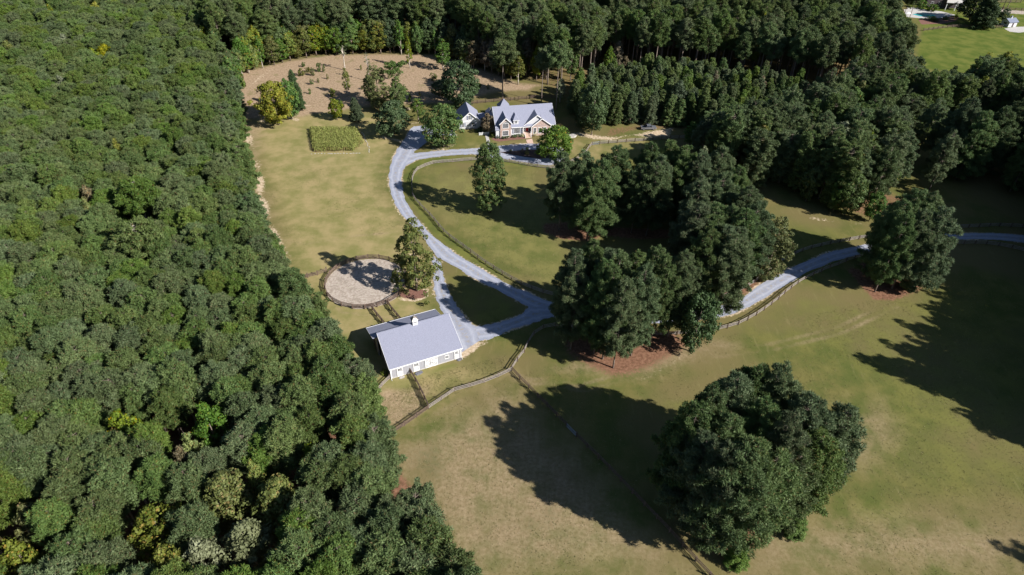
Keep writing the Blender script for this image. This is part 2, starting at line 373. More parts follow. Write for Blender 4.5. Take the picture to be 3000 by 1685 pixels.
APR_D = [(1404, 999), (1429, 996), (1460, 984), (1497, 965), (1528, 956), (1575, 943), (1606, 931), (1660, 932)]

rnd = np.random.RandomState(7)
area(paleM, [(715, 330), (880, 300), (1180, 345), (1200, 380), (1130, 460), (1125, 560), (1260, 740), (1260, 900), (1290, 1060), (1480, 1090), (1250, 1190), (1090, 1290), (850, 780), (760, 480)], 0.85, 6)  # pale mown grass; extra brightness here partly paints in lens vignetting
area(paleM, [(1240, 500), (1560, 500), (1650, 640), (1900, 740), (1600, 850), (1450, 770), (1260, 620)], 0.40, 5)
area(paleM, [(1330, 420), (1600, 410), (1900, 400), (1900, 440), (1640, 500)], 0.5, 3)
# rough tan clearing behind the lawn
area(dryM, [(680, 130), (740, 205), (850, 178), (980, 160), (1270, 160), (1400, 198), (1520, 245), (1580, 250), (1545, 264), (1450, 268), (1330, 300), (1180, 306), (1060, 312), (950, 330), (830, 350), (700, 350)], 1.0, 3)
area(dryM, [(1090, 1300), (1250, 1215), (1420, 1140), (1500, 1100), (1700, 1300), (1950, 1560), (2060, 1700), (1300, 1760)], 0.50, 9)
area(dryM, [(2150, 1500), (2600, 1480), (3050, 1500), (3050, 1720), (2150, 1720)], 0.50, 9)
area(dryM, [(1560, 1090), (1900, 1120), (2200, 1010), (2100, 985), (1800, 1000)], 0.5, 4)
area(dryM, [(700, 340), (800, 360), (760, 480), (800, 620), (850, 760), (800, 800), (660, 480)], 0.5, 6)
area(dryM, [(1100, 1130), (1260, 1130), (1250, 1200), (1150, 1260), (1090, 1220)], 0.6, 2)
area(lushM, [(1900, 1010), (2500, 880), (3050, 760), (3100, 1480), (2560, 1480), (2500, 1150), (2250, 1020)], 0.42, 10)  # greener pasture; its darker tone also stands in for lens vignetting
area(dryM, [(2440, 1180), (2600, 1150), (2700, 1300), (2560, 1420), (2420, 1350)], 0.4, 6)
# strips of bare sandy soil
stroke(sandM, [(712, 300), (700, 350), (725, 400), (750, 470), (762, 540), (775, 600), (790, 660), (815, 715), (850, 770)], 2.2, 0.60)
stroke(sandM, [(757, 520), (768, 590), (785, 640)], 1.8, 0.85)
stroke(sandM, [(760, 355), (800, 352), (850, 345), (870, 352)], 1.6, 0.55)
stroke(sandM, [(790, 205), (740, 250), (780, 262), (850, 248)], 2.4, 0.5)
stroke(sandM, [(885, 309), (950, 312)], 0.9, 0.62)
area(sandM, [(1660, 390), (1700, 388), (1760, 398), (1800, 402), (1870, 392), (1905, 384), (1975, 372), (1960, 400), (1900, 402), (1850, 395), (1790, 412), (1740, 408)], 0.85, 2.5)
area(litM, [(1780, 372), (1900, 362), (1985, 368), (1960, 380), (1870, 384), (1800, 402), (1760, 402)], 0.5, 2)
stroke(sandM, [(1268, 436), (1300, 438), (1330, 424)], 1.5, 0.5)
stroke(sandM, [(1122, 402), (1150, 408), (1180, 416)], 1.3, 0.75)
stroke(sandM, [(1205, 362), (1240, 358)], 1.0, 0.6)
area(sandM, [(1165, 314), (1195, 312), (1210, 322), (1180, 326)], 0.7, 1.2)
area(sandM, [(1140, 455 - 0), (1085, 470), (1060, 465), (1040, 458)], 0.40, 3)
stroke(sandM, [(1120, 745), (1170, 742), (1230, 750)], 1.3, 0.42)
# litter and bare ground below the pine clumps
area(litM, [(1655, 1040), (1720, 1080), (1790, 1110), (1850, 1105), (1920, 1080), (2000, 1035), (2030, 1010), (1990, 970), (1900, 950), (1700, 950), (1640, 1000)], 0.72, 3.0)
area(sandM, [(1850, 1112), (1900, 1095), (1990, 1040), (2010, 1050), (1950, 1085), (1880, 1125)], 0.50, 1.6)
area(litM, [(1590, 655), (1650, 650), (1720, 660), (1850, 668), (1985, 672), (1960, 700), (1870, 702), (1760, 690), (1740, 712), (1640, 700), (1590, 680)], 0.88, 1.6)
area(litM, [(2300, 548), (2380, 570), (2470, 620), (2545, 645), (2700, 640), (2800, 640), (2780, 600), (2500, 540)], 0.55, 3)
stroke(sandM, [(2380, 640), (2450, 648), (2520, 655)], 1.6, 0.45)
area(litM, [(1940, 1480), (2000, 1560), (2080, 1640), (2150, 1660), (2220, 1610), (2300, 1540), (2390, 1440), (2350, 1300), (2050, 1350)], 0.66, 3.2)
area(litM, [(2480, 790), (2530, 850), (2560, 880), (2620, 882), (2700, 850), (2720, 820), (2640, 760), (2540, 760)], 0.85, 1.6)
area(litM, [(2060, 905), (2140, 885), (2200, 850), (2240, 815), (2150, 820), (2050, 860)], 0.75, 1.4)
area(litM, [(640, 640), (860, 830), (930, 960), (1010, 1080), (1100, 1300), (1290, 1500), (1380, 1700), (0, 1700), (0, 0), (640, 0), (690, 240)], 0.7, 1.5)
area(litM, [(800, 175), (1300, 148), (1450, 195), (1620, 262), (1700, 370), (1970, 360), (2240, 540), (2640, 500), (2600, 0), (700, 0)], 0.45, 2.5)
area(lushM, [(2650, 0), (2700, 80), (2680, 200), (3100, 240), (3200, 0)], 0.95, 2)
area(lushM, [(1190, 480), (1260, 458), (1450, 458), (1600, 480), (1600, 492), (1300, 476), (1240, 492), (1212, 520), (1212, 560), (1260, 628), (1400, 752), (1480, 800), (1470, 815), (1330, 745), (1240, 670), (1185, 560)], 0.55, 1.5)
area(lushM, [(1270, 480), (1560, 490), (1640, 600), (1900, 720), (2060, 700), (2200, 620), (2480, 660), (2480, 705), (2250, 790), (2000, 800), (1620, 860), (1450, 770), (1240, 590), (1225, 510)], 0.40, 5)
area(lushM, [(1420, 440 - 16), (1330, 440), (1280, 448), (1260, 430), (1330, 400), (1420, 398), (1560, 405)], 0.3, 2)
area(lushM, [(2120, 960), (2350, 850), (2600, 900), (2600, 1000), (2350, 960), (2200, 1000)], 0.40, 6)
area(weedM, [(2260, 900), (2400, 900), (2500, 970), (2380, 985), (2280, 960)], 0.42, 6)
area(lushM, [(1290, 1070), (1330, 1065), (1340, 1072), (1260, 1095)], 0.8, 1.5)
area(lushM, [(2700, 1500), (2860, 1560), (2950, 1640), (2750, 1640)], 0.30, 8)
area(lushM, [(1300, 800), (1330, 870), (1400, 955), (1500, 930), (1540, 900), (1450, 850)], 0.45, 2)
area(weedM, [(1190, 1300), (1300, 1290), (1320, 1400), (1260, 1430), (1200, 1390)], 0.48, 3)
for _ in range(26):
    cx, cy = rnd.uniform(-60, 110), rnd.uniform(50, 110); r = rnd.uniform(1.5, 5)
    area((weedM, lushM)[rnd.randint(2)], [(cx + r * math.cos(a) * rnd.uniform(.6, 1.4), cy + r * math.sin(a) * rnd.uniform(.6, 1.4)) for a in np.linspace(0, 5.5, 8)], rnd.uniform(0.3, 0.5), 2.0, True)
for tr_ in ([(1500, 1100), (1700, 1130), (2000, 1040), (2250, 1010), (2450, 960), (2600, 890)], [(1530, 1118), (1720, 1145), (2030, 1055), (2270, 1025), (2470, 975), (2630, 900)], [(800, 700), (900, 715), (1050, 690), (1170, 680)],
            [(1120, 1290), (1300, 1200), (1450, 1120), (1495, 1092)], [(1260, 960), (1180, 935), (1000, 915), (960, 870)]):
    stroke(dryM, tr_, 0.9, 0.42)
# sandy verges along every edge of the gravel
for e in (A_L, A_R, LANE_U, LANE_D, BARN_L, BARN_R, APR_D, APR_U, PAD):
    stroke(sandM, e, 0.95, 0.60)
stroke(litM, A_R[17:25] if False else [(2075, 900), (2147, 880), (2184, 860), (2225, 826)], 1.8, 0.6)
stroke(sandM, [(1190, 1090), (1353, 1046)], 0.7, 0.6)
stroke(sandM, [(1353, 1040), (1375, 1025), (1400, 1002), (1420, 1001)], 1.6, 0.8)

# ------------------------------------------------------------------ sheets: driveway, pen floor, beds
def resample(px, n=None, step=None, world=False, closed=False):
    L = [Vector((p[0], p[1], 0)) for p in (px if world else GP(px))]
    if closed: L = L + [L[0]]
    d = [0.0]
    for a, b in zip(L, L[1:]): d.append(d[-1] + (b - a).length)
    if n is None: n = max(2, int(round(d[-1] / step)) + 1)
    out = []; j = 0
    for k in range(n):
        s = d[-1] * k / (n - 1)
        while j < len(d) - 2 and d[j + 1] < s: j += 1
        f = (s - d[j]) / max(d[j + 1] - d[j], 1e-9); out.append(L[j].lerp(L[j + 1], f))
    return out[:-1] if closed else out
def smooth_line(L, it=2):
    for _ in range(it):
        L = [L[0]] + [(L[i - 1] + L[i] * 2 + L[i + 1]) / 4 for i in range(1, len(L) - 1)] + [L[-1]]
    return L
RV, RF, RC = [], [], []
def ribbon(Lp, Rp, z, n):
    L = smooth_line(resample(Lp, n)); R = smooth_line(resample(Rp, n)); K = 9; b = len(RV)
    ph = rnd.uniform(0, 9, 4)
    for i in range(n):
        w = max(.5, (L[i] - R[i]).length)
        jl = (0.16 * math.sin(i * .7 + ph[0]) + 0.16 * rnd.uniform(-1, 1)) / w; jr = (0.16 * math.sin(i * .9 + ph[1]) + 0.16 * rnd.uniform(-1, 1)) / w
        for k in range(K):
            u = k / (K - 1); uu = (0 - jl) * (1 - u) + (1 + jr) * u
            p = L[i].lerp(R[i], uu); RV.append((p.x, p.y, z))
            c = abs(u - .5) * 2
            RC.append((max(0, 1 - c * 2.6) + (0.8 if c > .85 else 0), 1.0 if 0.3 < c < 0.65 else 0, 0, 1))
    for i in range(n - 1):
        for k in range(K - 1):
            a = b + i * K + k; RF.append((a, a + 1, a + K + 1, a + K))
def poly_sheet(px, z, jit=0.15, step=0.8, world=False):
    L = resample(px, None, step, world, True)
    L = [Vector((p.x + rnd.uniform(-jit, jit), p.y + rnd.uniform(-jit, jit), z)) for p in L]
    tr = tessellate_polygon([L]); return L, tr
ribbon(A_L, A_R, 0.030, 420)
ribbon(LANE_D, LANE_U, 0.036, 120)
ribbon(BARN_L, BARN_R, 0.042, 90)
ribbon(APR_D, APR_U, 0.048, 80)
L, tr = poly_sheet(PAD, 0.054); b = len(RV)
RV += [tuple(p) for p in L]; RC += [(0, 0.4, 0, 1)] * len(L)
quads = [(f[0], f[1], f[2], f[3]) for f in RF]
m = bpy.data.meshes.new('driveway'); m.from_pydata(RV, [], quads + [(t[0] + b, t[1] + b, t[2] + b) for t in tr]); m.update()
ca = m.color_attributes.new('tint', 'FLOAT_COLOR', 'POINT'); ca.data.foreach_set('color', np.array(RC, np.float32).ravel())
tag(link('driveway', m, None, M['gravel']), kind='structure')

def sheet(name, px, z, mat, jit=0.12, step=0.7, world=False, kind='structure', label=None):
    L, tr = poly_sheet(px, z, jit, step, world)
    m = bpy.data.meshes.new(name); m.from_pydata([tuple(p) for p in L], [], [tuple(t) for t in tr]); m.update()
    # faces up
    if sum(p.normal.z for p in m.polygons) < 0: m.flip_normals()
    return tag(link(name, m, None, mat), kind=kind)
sheet('mulch_bed', ISLE, 0.066, M['mulch'], 0.1)
PEN_C = Vector((-39.2, 140.2, 0)); PEN_R = 11.0
sheet('riding_pen_floor', [(PEN_C.x + (PEN_R - .15) * math.cos(a), PEN_C.y + (PEN_R - .15) * math.sin(a)) for a in np.linspace(0, 2 * math.pi, 60, endpoint=False)], 0.012, M['sandpen'], 0.12, 1.0, True)
sheet('tree_mulch_bed', [(1208 + 40 * math.cos(a) + (6 if math.cos(a) > 0 else 0), 861 + 15 * math.sin(a)) for a in np.linspace(0, 5.9, 16)], 0.020, M['redmulch'], 0.15, 0.6)
stroke(sandM, [(1172, 875), (1215, 880), (1250, 868), (1246, 848)], 0.9, 0.7)
sheet('house_bed', [(1443, 402), (1440, 409), (1458, 415), (1500, 411), (1540, 407), (1538, 398), (1500, 395)], 0.014, M['redmulch'], 0.1, 0.6)
sheet('pool_bed', [(2690, 58), (2700, 72), (2760, 70), (2800, 62), (2810, 50), (2760, 50)], 0.014, M['redmulch'], 0.2, 1.5)
sheet('pool_terrace', [(2648, 28), (2680, 24), (2760, 34), (2800, 44), (2770, 52), (2700, 54), (2655, 50)], 0.022, M['concrete'], 0.05, 1.5)
sheet('shed_pad', [(2942, 84), (2975, 79), (3010, 78), (3020, 92), (2985, 96), (2958, 93)], 0.022, M['concrete'], 0.05, 1.0)
sheet('far_track', [(2900, 20), (2960, 30), (3030, 34), (3030, 44), (2960, 40), (2900, 30)], 0.016, M['sandpen'], 0.3, 1.5)
sheet('pool_water', [(2672, 42), (2700, 39), (2735, 43), (2742, 47), (2722, 50), (2695, 48)], 0.045, M['water'], 0.02, 0.8)
sheet('front_walk', [(1541, 410), (1559, 407), (1563, 421), (1545, 421)], 0.070, M['paver'], 0.02, 0.5)
tag(sheet('side_walk', [(1421, 397), (1430, 397), (1439.6, 428), (1429, 428)], 0.074, M['concrete'], 0.0, 0.5))

rng0 = np.random.RandomState(3)
col1 = np.stack([dryM, sandM, litM, np.ones(NG)], 1); col2 = np.stack([lushM, weedM, paleM, np.ones(NG)], 1)
nx, ny = len(GX), len(GY)
idx = np.arange(NG).reshape(ny, nx)
F = np.stack([idx[:-1, :-1].ravel(), idx[:-1, 1:].ravel(), idx[1:, 1:].ravel(), idx[1:, :-1].ravel()], 1)
gm = fast_mesh('ground', np.concatenate([GV, np.zeros((NG, 1))], 1), F, col1, M['ground'])
a2 = gm.color_attributes.new('cover', 'FLOAT_COLOR', 'POINT'); a2.data.foreach_set('color', col2.astype(np.float32).ravel())
tag(link('ground', gm), kind='structure')

# ------------------------------------------------------------------ barn
def frame(origin, az):
    return Vector(origin), az
UNIT = MB().box(0, 1, 0, 1, 0, 1).mesh('glazing_bar', M['trim'])
def ubox(name, x0, x1, y0, y1, z0, z1, parent):
    o = link(name, UNIT, parent); o.location = (x0, y0, z0); o.scale = (x1 - x0, y1 - y0, z1 - z0); return o
def window(parent, u0, u1, z0, z1, v, nx=2, nz=2, fw=0.09, name='window', shut=False, axis='v', deep=0.05):
    """a framed sash window on the wall plane v, facing -v"""
    f = MB(); 
    f.box(u0 - fw, u1 + fw, v - deep - .02, v + .02, z1, z1 + fw); f.box(u0 - fw, u1 + fw, v - deep - .04, v + .02, z0 - fw, z0)
    f.box(u0 - fw, u0, v - deep, v + .02, z0, z1); f.box(u1, u1 + fw, v - deep, v + .02, z0, z1)
    w = f.obj(name, M['trim'], parent)
    t = 0.016
    for i in range(1, nx): x = u0 + (u1 - u0) * i / nx; ubox('glazing_bar', x - t, x + t, v - .032, v - .012, z0, z1, w)
    for i in range(1, nz):
        z = z0 + (z1 - z0) * i / nz; tt = t * (1.6 if i * 2 == nz else 1); ubox('glazing_bar', u0, u1, v - .030, v - .010, z - tt, z + tt, w)
    MB().box(u0, u1, v - .008, v + .03, z0, z1).obj('pane', M['glass'], w)
    if shut:
        for sx in (-1, 1):
            a = u0 - fw - .05 - .42 if sx < 0 else u1 + fw + .05
            sh = MB().box(a, a + .42, v - .06, v - .005, z0 - .05, z1 + .05)
            for k in range(7):
                zz = z0 + (z1 - z0) * (k + .5) / 7; sh.box(a + .05, a + .37, v - .075, v - .061, zz - .04, zz + .04)
            sh.obj('shutter', M['shutter'], parent)
    return w

BO = G(1147.7, 1109.6); BAZ = math.radians(25.2)
barn = empty('barn', BO, BAZ, 'long white and grey horse barn with a blue grey shingle roof and a small cupola', 'barn')
BL = 16.95; WH = 3.5
wl = MB()
wl.box(0, BL, 0, 0.2, 0, WH)                                # front wall
wl.add([(0, 0.2, 0), (0, 8.4, 0), (0, 8.4, 6.75), (0, 0.2, WH), (0.2, 0.2, 0), (0.2, 8.4, 0), (0.2, 8.4, 6.75), (0.2, 0.2, WH)],
       [(0, 3, 2, 1), (4, 5, 6, 7), (0, 1, 5, 4), (3, 7, 6, 2), (1, 2, 6, 5), (0, 4, 7, 3)])
wl.add([(BL - .2, 0.2, 0), (BL - .2, 8.4, 0), (BL - .2, 8.4, 6.75), (BL - .2, 0.2, WH), (BL, 0.2, 0), (BL, 8.4, 0), (BL, 8.4, 6.75), (BL, 0.2, WH)],
       [(0, 3, 2, 1), (4, 5, 6, 7), (0, 1, 5, 4), (3, 7, 6, 2), (1, 2, 6, 5), (0, 4, 7, 3)])
wl.box(0.2, BL - .2, 8.2, 8.4, 0, 6.7)
wl.obj('wall', M['barnwall'], barn)
rw = MB(); rw.box(-0.6, BL - 1.4, 14.2, 14.4, 0, 3.65)
rw.add([(-.6, 8.45, 0), (-.6, 14.2, 0), (-.6, 14.2, 3.7), (-.6, 8.45, 5.6), (-.4, 8.45, 0), (-.4, 14.2, 0), (-.4, 14.2, 3.7), (-.4, 8.45, 5.6)],
       [(0, 3, 2, 1), (4, 5, 6, 7), (0, 1, 5, 4), (3, 7, 6, 2), (1, 2, 6, 5), (0, 4, 7, 3)])
rw.add([(BL - 1.6, 8.45, 0), (BL - 1.6, 14.2, 0), (BL - 1.6, 14.2, 3.7), (BL - 1.6, 8.45, 5.6), (BL - 1.4, 8.45, 0), (BL - 1.4, 14.2, 0), (BL - 1.4, 14.2, 3.7), (BL - 1.4, 8.45, 5.6)],
       [(0, 3, 2, 1), (4, 5, 6, 7), (0, 1, 5, 4), (3, 7, 6, 2), (1, 2, 6, 5), (0, 4, 7, 3)])
rw.obj('wall', M['barnwall'], barn)
fr = MB().wedge([(-.35, -.5, 3.42), (BL + .35, -.5, 3.42), (BL + .35, 8.55, 7.02), (-.35, 8.55, 7.02)], .16)
rf = fr.obj('roof', M['roof'], barn); rf['label'] = 'broad blue grey front slope with cupola'
rr = MB().wedge([(-1.5, 8.42, 5.95), (BL - .95, 8.42, 5.95), (BL - .95, 15.1, 3.55), (-1.5, 15.1, 3.55)], .16)
r2 = rr.obj('roof', M['roof'], barn); r2['label'] = 'lower rear slope in part shade'
MB().box(-.37, BL + .37, 8.42, 8.66, 6.93, 7.07).obj('ridge_cap', M['roof'], barn)
def fascia(a, b, w, h, parent): MB().bar(a, b, w, h).obj('fascia', M['trim'], parent)
fascia((-.37, -.55, 3.38), (BL + .37, -.55, 3.38), .10, .24, barn)
for u in (-.38, BL + .38): fascia((u, -.5, 3.32), (u, 8.55, 6.92), .05, .24, barn)
fascia((-1.5, 15.14, 3.50), (BL - .95, 15.14, 3.50), .06, .2, barn)
for u in (-1.53, BL - .92): fascia((u, 8.5, 5.85), (u, 15.1, 3.47), .05, .2, barn)
for u in (0.02, BL - .02):
    MB().box(u - .11, u + .11, -.05, -.003, 0.05, 3.3).obj('corner_board', M['trim'], barn)
bt = MB(); x = 0.35
while x < BL - .2:
    bt.box(x - .025, x + .025, -.03, -.002, 0.25, WH - .18); x += 0.41
b_ = bt.obj('batten', M['barnwall'], barn); b_['kind'] = 'stuff'
MB().box(-.02, BL + .02, -.06, -.004, 0, .24).obj('foundation', M['concrete'], barn)
for dx in (-.12, BL + .12):                                 # downspouts
    MB().tube([(dx, -.48, 3.3), (dx, -.10, 2.95), (dx, -.09, .25), (dx + (.0), -.75, .08)], [.05] * 4, 6).obj('downspout', M['trim'], barn)

def xbrace(mb, u0, u1, z0, z1, v, w=.11):
    mb.bar((u0, v, z0), (u1, v, z1), .03, w, Vector((0, -1, 0)).cross(Vector((u1 - u0, 0, z1 - z0))).normalized())
    mb.bar((u0, v - .008, z1), (u1, v - .008, z0), .03, w, Vector((0, -1, 0)).cross(Vector((u1 - u0, 0, z0 - z1))).normalized())
def dutch_door(parent, u0, u1, z0=.12, z1=2.75):
    d = MB().box(u0, u1, -.09, -.02, z0, z1).obj('stable_door', M['doorpanel'], parent)
    f = MB(); t = .11; zm = z0 + 1.35
    for (a, b2, c, e) in ((u0, u1, z0, z0 + t), (u0, u1, z1 - t, z1), (u0, u0 + t, z0, z1), (u1 - t, u1, z0, z1), (u0, u1, zm - t / 2, zm + t / 2)):
        f.box(a, b2, -.125, -.088, c, e)
    xbrace(f, u0 + .12, u1 - .12, z0 + .15, zm - .08, -.105)
    f.obj('door_frame', M['trim'], d)
    a, b2 = u0 + .28, u1 - .28; c, e = zm + .42, z1 - .30
    MB().box(a, b2, -.10, -.085, c, e).obj('pane', M['glass'], d)
    for q0, q1, q2, q3 in (((a + b2) / 2 - .15, (a + b2) / 2 - .11, c, e), ((a + b2) / 2 + .11, (a + b2) / 2 + .15, c, e), (a, b2, (c + e) / 2 - .02, (c + e) / 2 + .02)): ubox('glazing_bar', q0, q1, -.12, -.1, q2, q3, d)
    MB().box(u1 - .16, u1 - .10, -.16, -.125, zm + .12, zm + .3).obj('handle', M['black'], d)
dutch_door(barn, 1.38, 2.75); dutch_door(barn, 5.25, 6.68); dutch_door(barn, 15.27, 16.38)
for k, (a, b2) in enumerate(((8.08, 9.58), (9.62, 11.12))):
    d = MB().box(a, b2, -.10, -.02, .15, 2.95).obj('sliding_door', M['doorpanel'], barn)
    f = MB(); t = .13
    for (p, q, c, e) in ((a, b2, .15, .15 + t), (a, b2, 2.95 - t, 2.95), (a, a + t, .15, 2.95), (b2 - t, b2, .15, 2.95), (a, b2, 1.5, 1.5 + t)):
        f.box(p, q, -.14, -.098, c, e)
    s = 1 if k == 0 else -1
    pu = (a + .13, b2 - .13) if s > 0 else (b2 - .13, a + .13)
    for (za, zb) in ((.28, 1.48), (1.64, 2.82)):
        if za > 1: za, zb = zb, za
        if za > 1:
            p0, p1 = (pu[0], -.12, zb), (pu[1], -.12, za)
        else:
            p0, p1 = (pu[0], -.12, zb), (pu[1], -.12, za)
        f.bar(p0, p1, .03, .12, Vector((0, -1, 0)).cross(Vector(p1) - Vector(p0)).normalized())
    f.obj('door_frame', M['trim'], d)
    MB().box(b2 - .2 if k == 0 else a + .12, b2 - .12 if k == 0 else a + .2, -.19, -.14, 1.3, 1.7).obj('handle', M['black'], d)
MB().box(7.9, 11.3, -.17, -.03, 3.0, 3.10).obj('door_track', M['trim'], barn)
lamp = MB().tube([(9.6, -.02, 3.27), (9.6, -.35, 3.33), (9.6, -.42, 3.22)], [.02, .02, .02], 5)
lamp.tube([(9.6, -.42, 3.22), (9.6, -.42, 3.08)], [.05, .16], 8); lamp.obj('lamp', M['black'], barn)
window(barn, 13.05, 13.85, 1.25, 2.05, -.02, 3, 2, .12)
# dark side (towards the wood): plank doors and posts of the open shed bay
MB().box(-.06, -.005, 2.5, 4.0, .1, 2.4).obj('side_door', M['white'], barn)
MB().box(-.66, -.605, 10.2, 12.6, .05, 2.7).obj('side_door', M['darkwall'], barn)
# cupola
cu, cv = 8.78, 8.5
cup = MB().box(cu - .62, cu + .62, cv - .62, cv + .62, 6.55, 8.25).obj('cupola', M['white'], barn)
MB().add([(cu - .8, cv - .8, 8.24), (cu + .8, cv - .8, 8.24), (cu + .8, cv + .8, 8.24), (cu - .8, cv + .8, 8.24), (cu - .34, cv - .34, 8.75), (cu + .34, cv - .34, 8.75), (cu + .34, cv + .34, 8.75), (cu - .34, cv + .34, 8.75), (cu, cv, 9.55)],
         [(3, 2, 1, 0), (0, 1, 5, 4), (1, 2, 6, 5), (2, 3, 7, 6), (3, 0, 4, 7), (4, 5, 8), (5, 6, 8), (6, 7, 8), (7, 4, 8)]).obj('cupola_roof', M['copper'], cup)
MB().tube([(cu, cv, 9.45), (cu, cv, 10.3)], [.03, .015], 5).obj('finial', M['metal'], cup)
window(cup, cu - .32, cu + .32, 7.45, 7.95, cv - .63, 3, 2, .05)
lv = MB()
for k in range(4): lv.box(cu + .62, cu + .645, cv - .4, cv + .4, 7.35 + k * .17, 7.43 + k * .17)
lv.obj('louvre', M['trim'], cup)

def slab(name, px, z1, mat, label, cat, jit=.05):
    P = [Vector((p.x, p.y)) for p in GP(px)]; c = sum(P, Vector((0, 0))) / len(P)
    mb = MB(); n = len(P)
    lo = [(p.x, p.y, 0) for p in P]; hi = [(c.x + (p.x - c.x) * .88 + rnd.uniform(-jit, jit), c.y + (p.y - c.y) * .88 + rnd.uniform(-jit, jit), z1 * rnd.uniform(.8, 1.1)) for p in P]
    mb.add(lo + hi + [(c.x, c.y, z1)], [(i, (i + 1) % n, n + (i + 1) % n, n + i) for i in range(n)] + [(n + i, n + (i + 1) % n, 2 * n) for i in range(n)])
    return tag(mb.obj(name, mat), label, cat)
slab('doorstep_slab', [(1168, 1109), (1175, 1103), (1186, 1101), (1184, 1107), (1172, 1111)], .12, M['stone'], 'flat grey stone slab on the grass at the leftmost stable door of the barn', 'stone slab')
slab('rubber_mat', [(1215, 1098), (1219, 1091), (1236, 1086), (1240, 1091), (1232, 1097), (1221, 1101)], .22, M['darkstone'], 'crumpled dark grey mat lying outside the second stable door of the barn', 'mat')
slab('rubber_mat', [(1338, 1057), (1340, 1051), (1351, 1049), (1352, 1055), (1344, 1059)], .18, M['darkstone'], 'small dark mat lying by the right hand corner of the barn front', 'mat')
slab('boulder', [(1664, 401), (1668, 396), (1682, 395), (1690, 399), (1684, 404), (1670, 405)], .55, M['stone'], 'pale boulder on bare soil between the house and the parked pickup', 'boulder')

# ------------------------------------------------------------------ house
HO = G(1628.4, 364.6, 4.0); HO.z = 0; HAZ = math.radians(11.6)
house = empty('house', HO, HAZ, 'two storey white and brick house with blue grey roofs, front gables and a red door', 'house')
EZ, RZ, HV, HL = 4.0, 9.25, 7.5, 22.8
def block(x0, x1, y0, y1, z0, z1, mat, name='wall', parent=house): return MB().box(x0, x1, y0, y1, z0, z1).obj(name, mat, parent)
mw = MB(); mw.box(-HL + .9, -17.1, .6, .8, .0, EZ); mw.box(-17.1, -12.25, .6, .8, .55, EZ); mw.box(-1.9, -.4, .6, .8, .55, EZ)
for u in (-HL + .4, -.6):
    mw.add([(u, .8, .5), (u, 14.4, .5), (u, 14.4, EZ), (u, 7.5, RZ - .25), (u, .8, EZ), (u + .2, .8, .5), (u + .2, 14.4, .5), (u + .2, 14.4, EZ), (u + .2, 7.5, RZ - .25), (u + .2, .8, EZ)],
           [(0, 4, 3, 2, 1), (5, 6, 7, 8, 9), (0, 1, 6, 5), (1, 2, 7, 6), (2, 3, 8, 7), (3, 4, 9, 8), (4, 0, 5, 9)])
mw.box(-HL + .4, -.4, 14.4, 14.6, .5, EZ); mw.obj('wall', M['white'], house)
block(-HL + .42, -.42, .66, 14.5, 0, .56, M['brick'], 'foundation')
sl_ = (RZ - EZ) / HV
front = MB().wedge([(-HL, 0, EZ), (0, 0, EZ), (0, HV, RZ), (-HL, HV, RZ)], .2).obj('roof', M['roof'], house)
MB().wedge([(-HL, 15, EZ), (0, 15, EZ), (0, HV + .02, RZ), (-HL, HV + .02, RZ)], .2).obj('roof', M['roof'], house)
fascia((-16.9, -.04, EZ - .14), (-12.6, -.04, EZ - .14), .08, .26, house); fascia((-1.8, -.04, EZ - .14), (0.02, -.04, EZ - .14), .08, .26, house)
for u in (-HL - .03, .03):
    fascia((u, 0, EZ - .14), (u, HV, RZ - .14), .06, .26, house); fascia((u, 15, EZ - .14), (u, HV, RZ - .14), .06, .26, house)
def gable(parent, uc, hw, v0, v1, ze, za, oh, wallmat, rake=.22, vb=None):
    """front gable facing -v: triangular wall at v0, two roof planes running back to v1"""
    k = (za - ze) / hw
    w = MB().add([(uc - hw + oh, v0, ze + oh * k - .2), (uc + hw - oh, v0, ze + oh * k - .2), (uc, v0, za - .2), (uc - hw + oh, v0 + .2, ze + oh * k - .2), (uc + hw - oh, v0 + .2, ze + oh * k - .2), (uc, v0 + .2, za - .2)],
                 [(0, 1, 2), (5, 4, 3), (0, 3, 4, 1), (1, 4, 5, 2), (2, 5, 3, 0)]).obj('gable_wall', wallmat, parent)
    vl = v1 if vb is None else vb
    MB().wedge([(uc - hw, v0 - .4, ze), (uc, v0 - .4, za), (uc, v1, za), (uc - hw, vl, ze)], .14).obj('gable_roof', M['roof'], parent)
    MB().wedge([(uc + hw, v0 - .4, ze), (uc + .003, v0 - .4, za), (uc + .003, v1, za), (uc + hw, vl, ze)], .14).obj('gable_roof', M['roof'], parent)
    f = MB()
    for s in (-1, 1):
        d = Vector((-s * hw, 0, za - ze)).normalized(); up = Vector((0, 1, 0)).cross(d) * 1.0
        f.bar((uc + s * (hw + .02), v0 - .44, ze - .10), (uc, v0 - .44 + (.006 if s > 0 else 0), za - .10), .06, rake + .06, up if up.z > 0 else -up)
    f.obj('rake_board', M['trim'], parent)
# brick bay
MB().box(-21.1, -17.15, -.3, .58, 0, 6.15).obj('bay_wall', M['brick'], house)
gable(house, -19.12, 2.45, -.3, 5.9, 5.75, 8.15, .45, M['brick'], vb=2.6)
hb = MB(); hb.box(-21.3, -21.1, .58, 3.0, 3.9, 5.7); hb.obj('bay_wall', M['white'], house)
window(house, -20.15, -18.1, 1.15, 2.95, -.32, 4, 4, .14); window(house, -20.15, -18.1, 4.15, 5.75, -.32, 4, 4, .14)
arc = MB(); cx, cz, R = -19.125, 5.92, .98
pts = [(cx + R * math.cos(a), cz + R * .62 * math.sin(a)) for a in np.linspace(0, math.pi, 11)]
arc.add([(p[0], -.345, p[1]) for p in pts] + [(p[0], -.305, p[1]) for p in pts], [tuple(range(11))[::-1]] + [(i, i + 1, i + 12, i + 11) for i in range(10)])
af = arc.obj('arched_window', M['glass'], house)
at_ = MB()
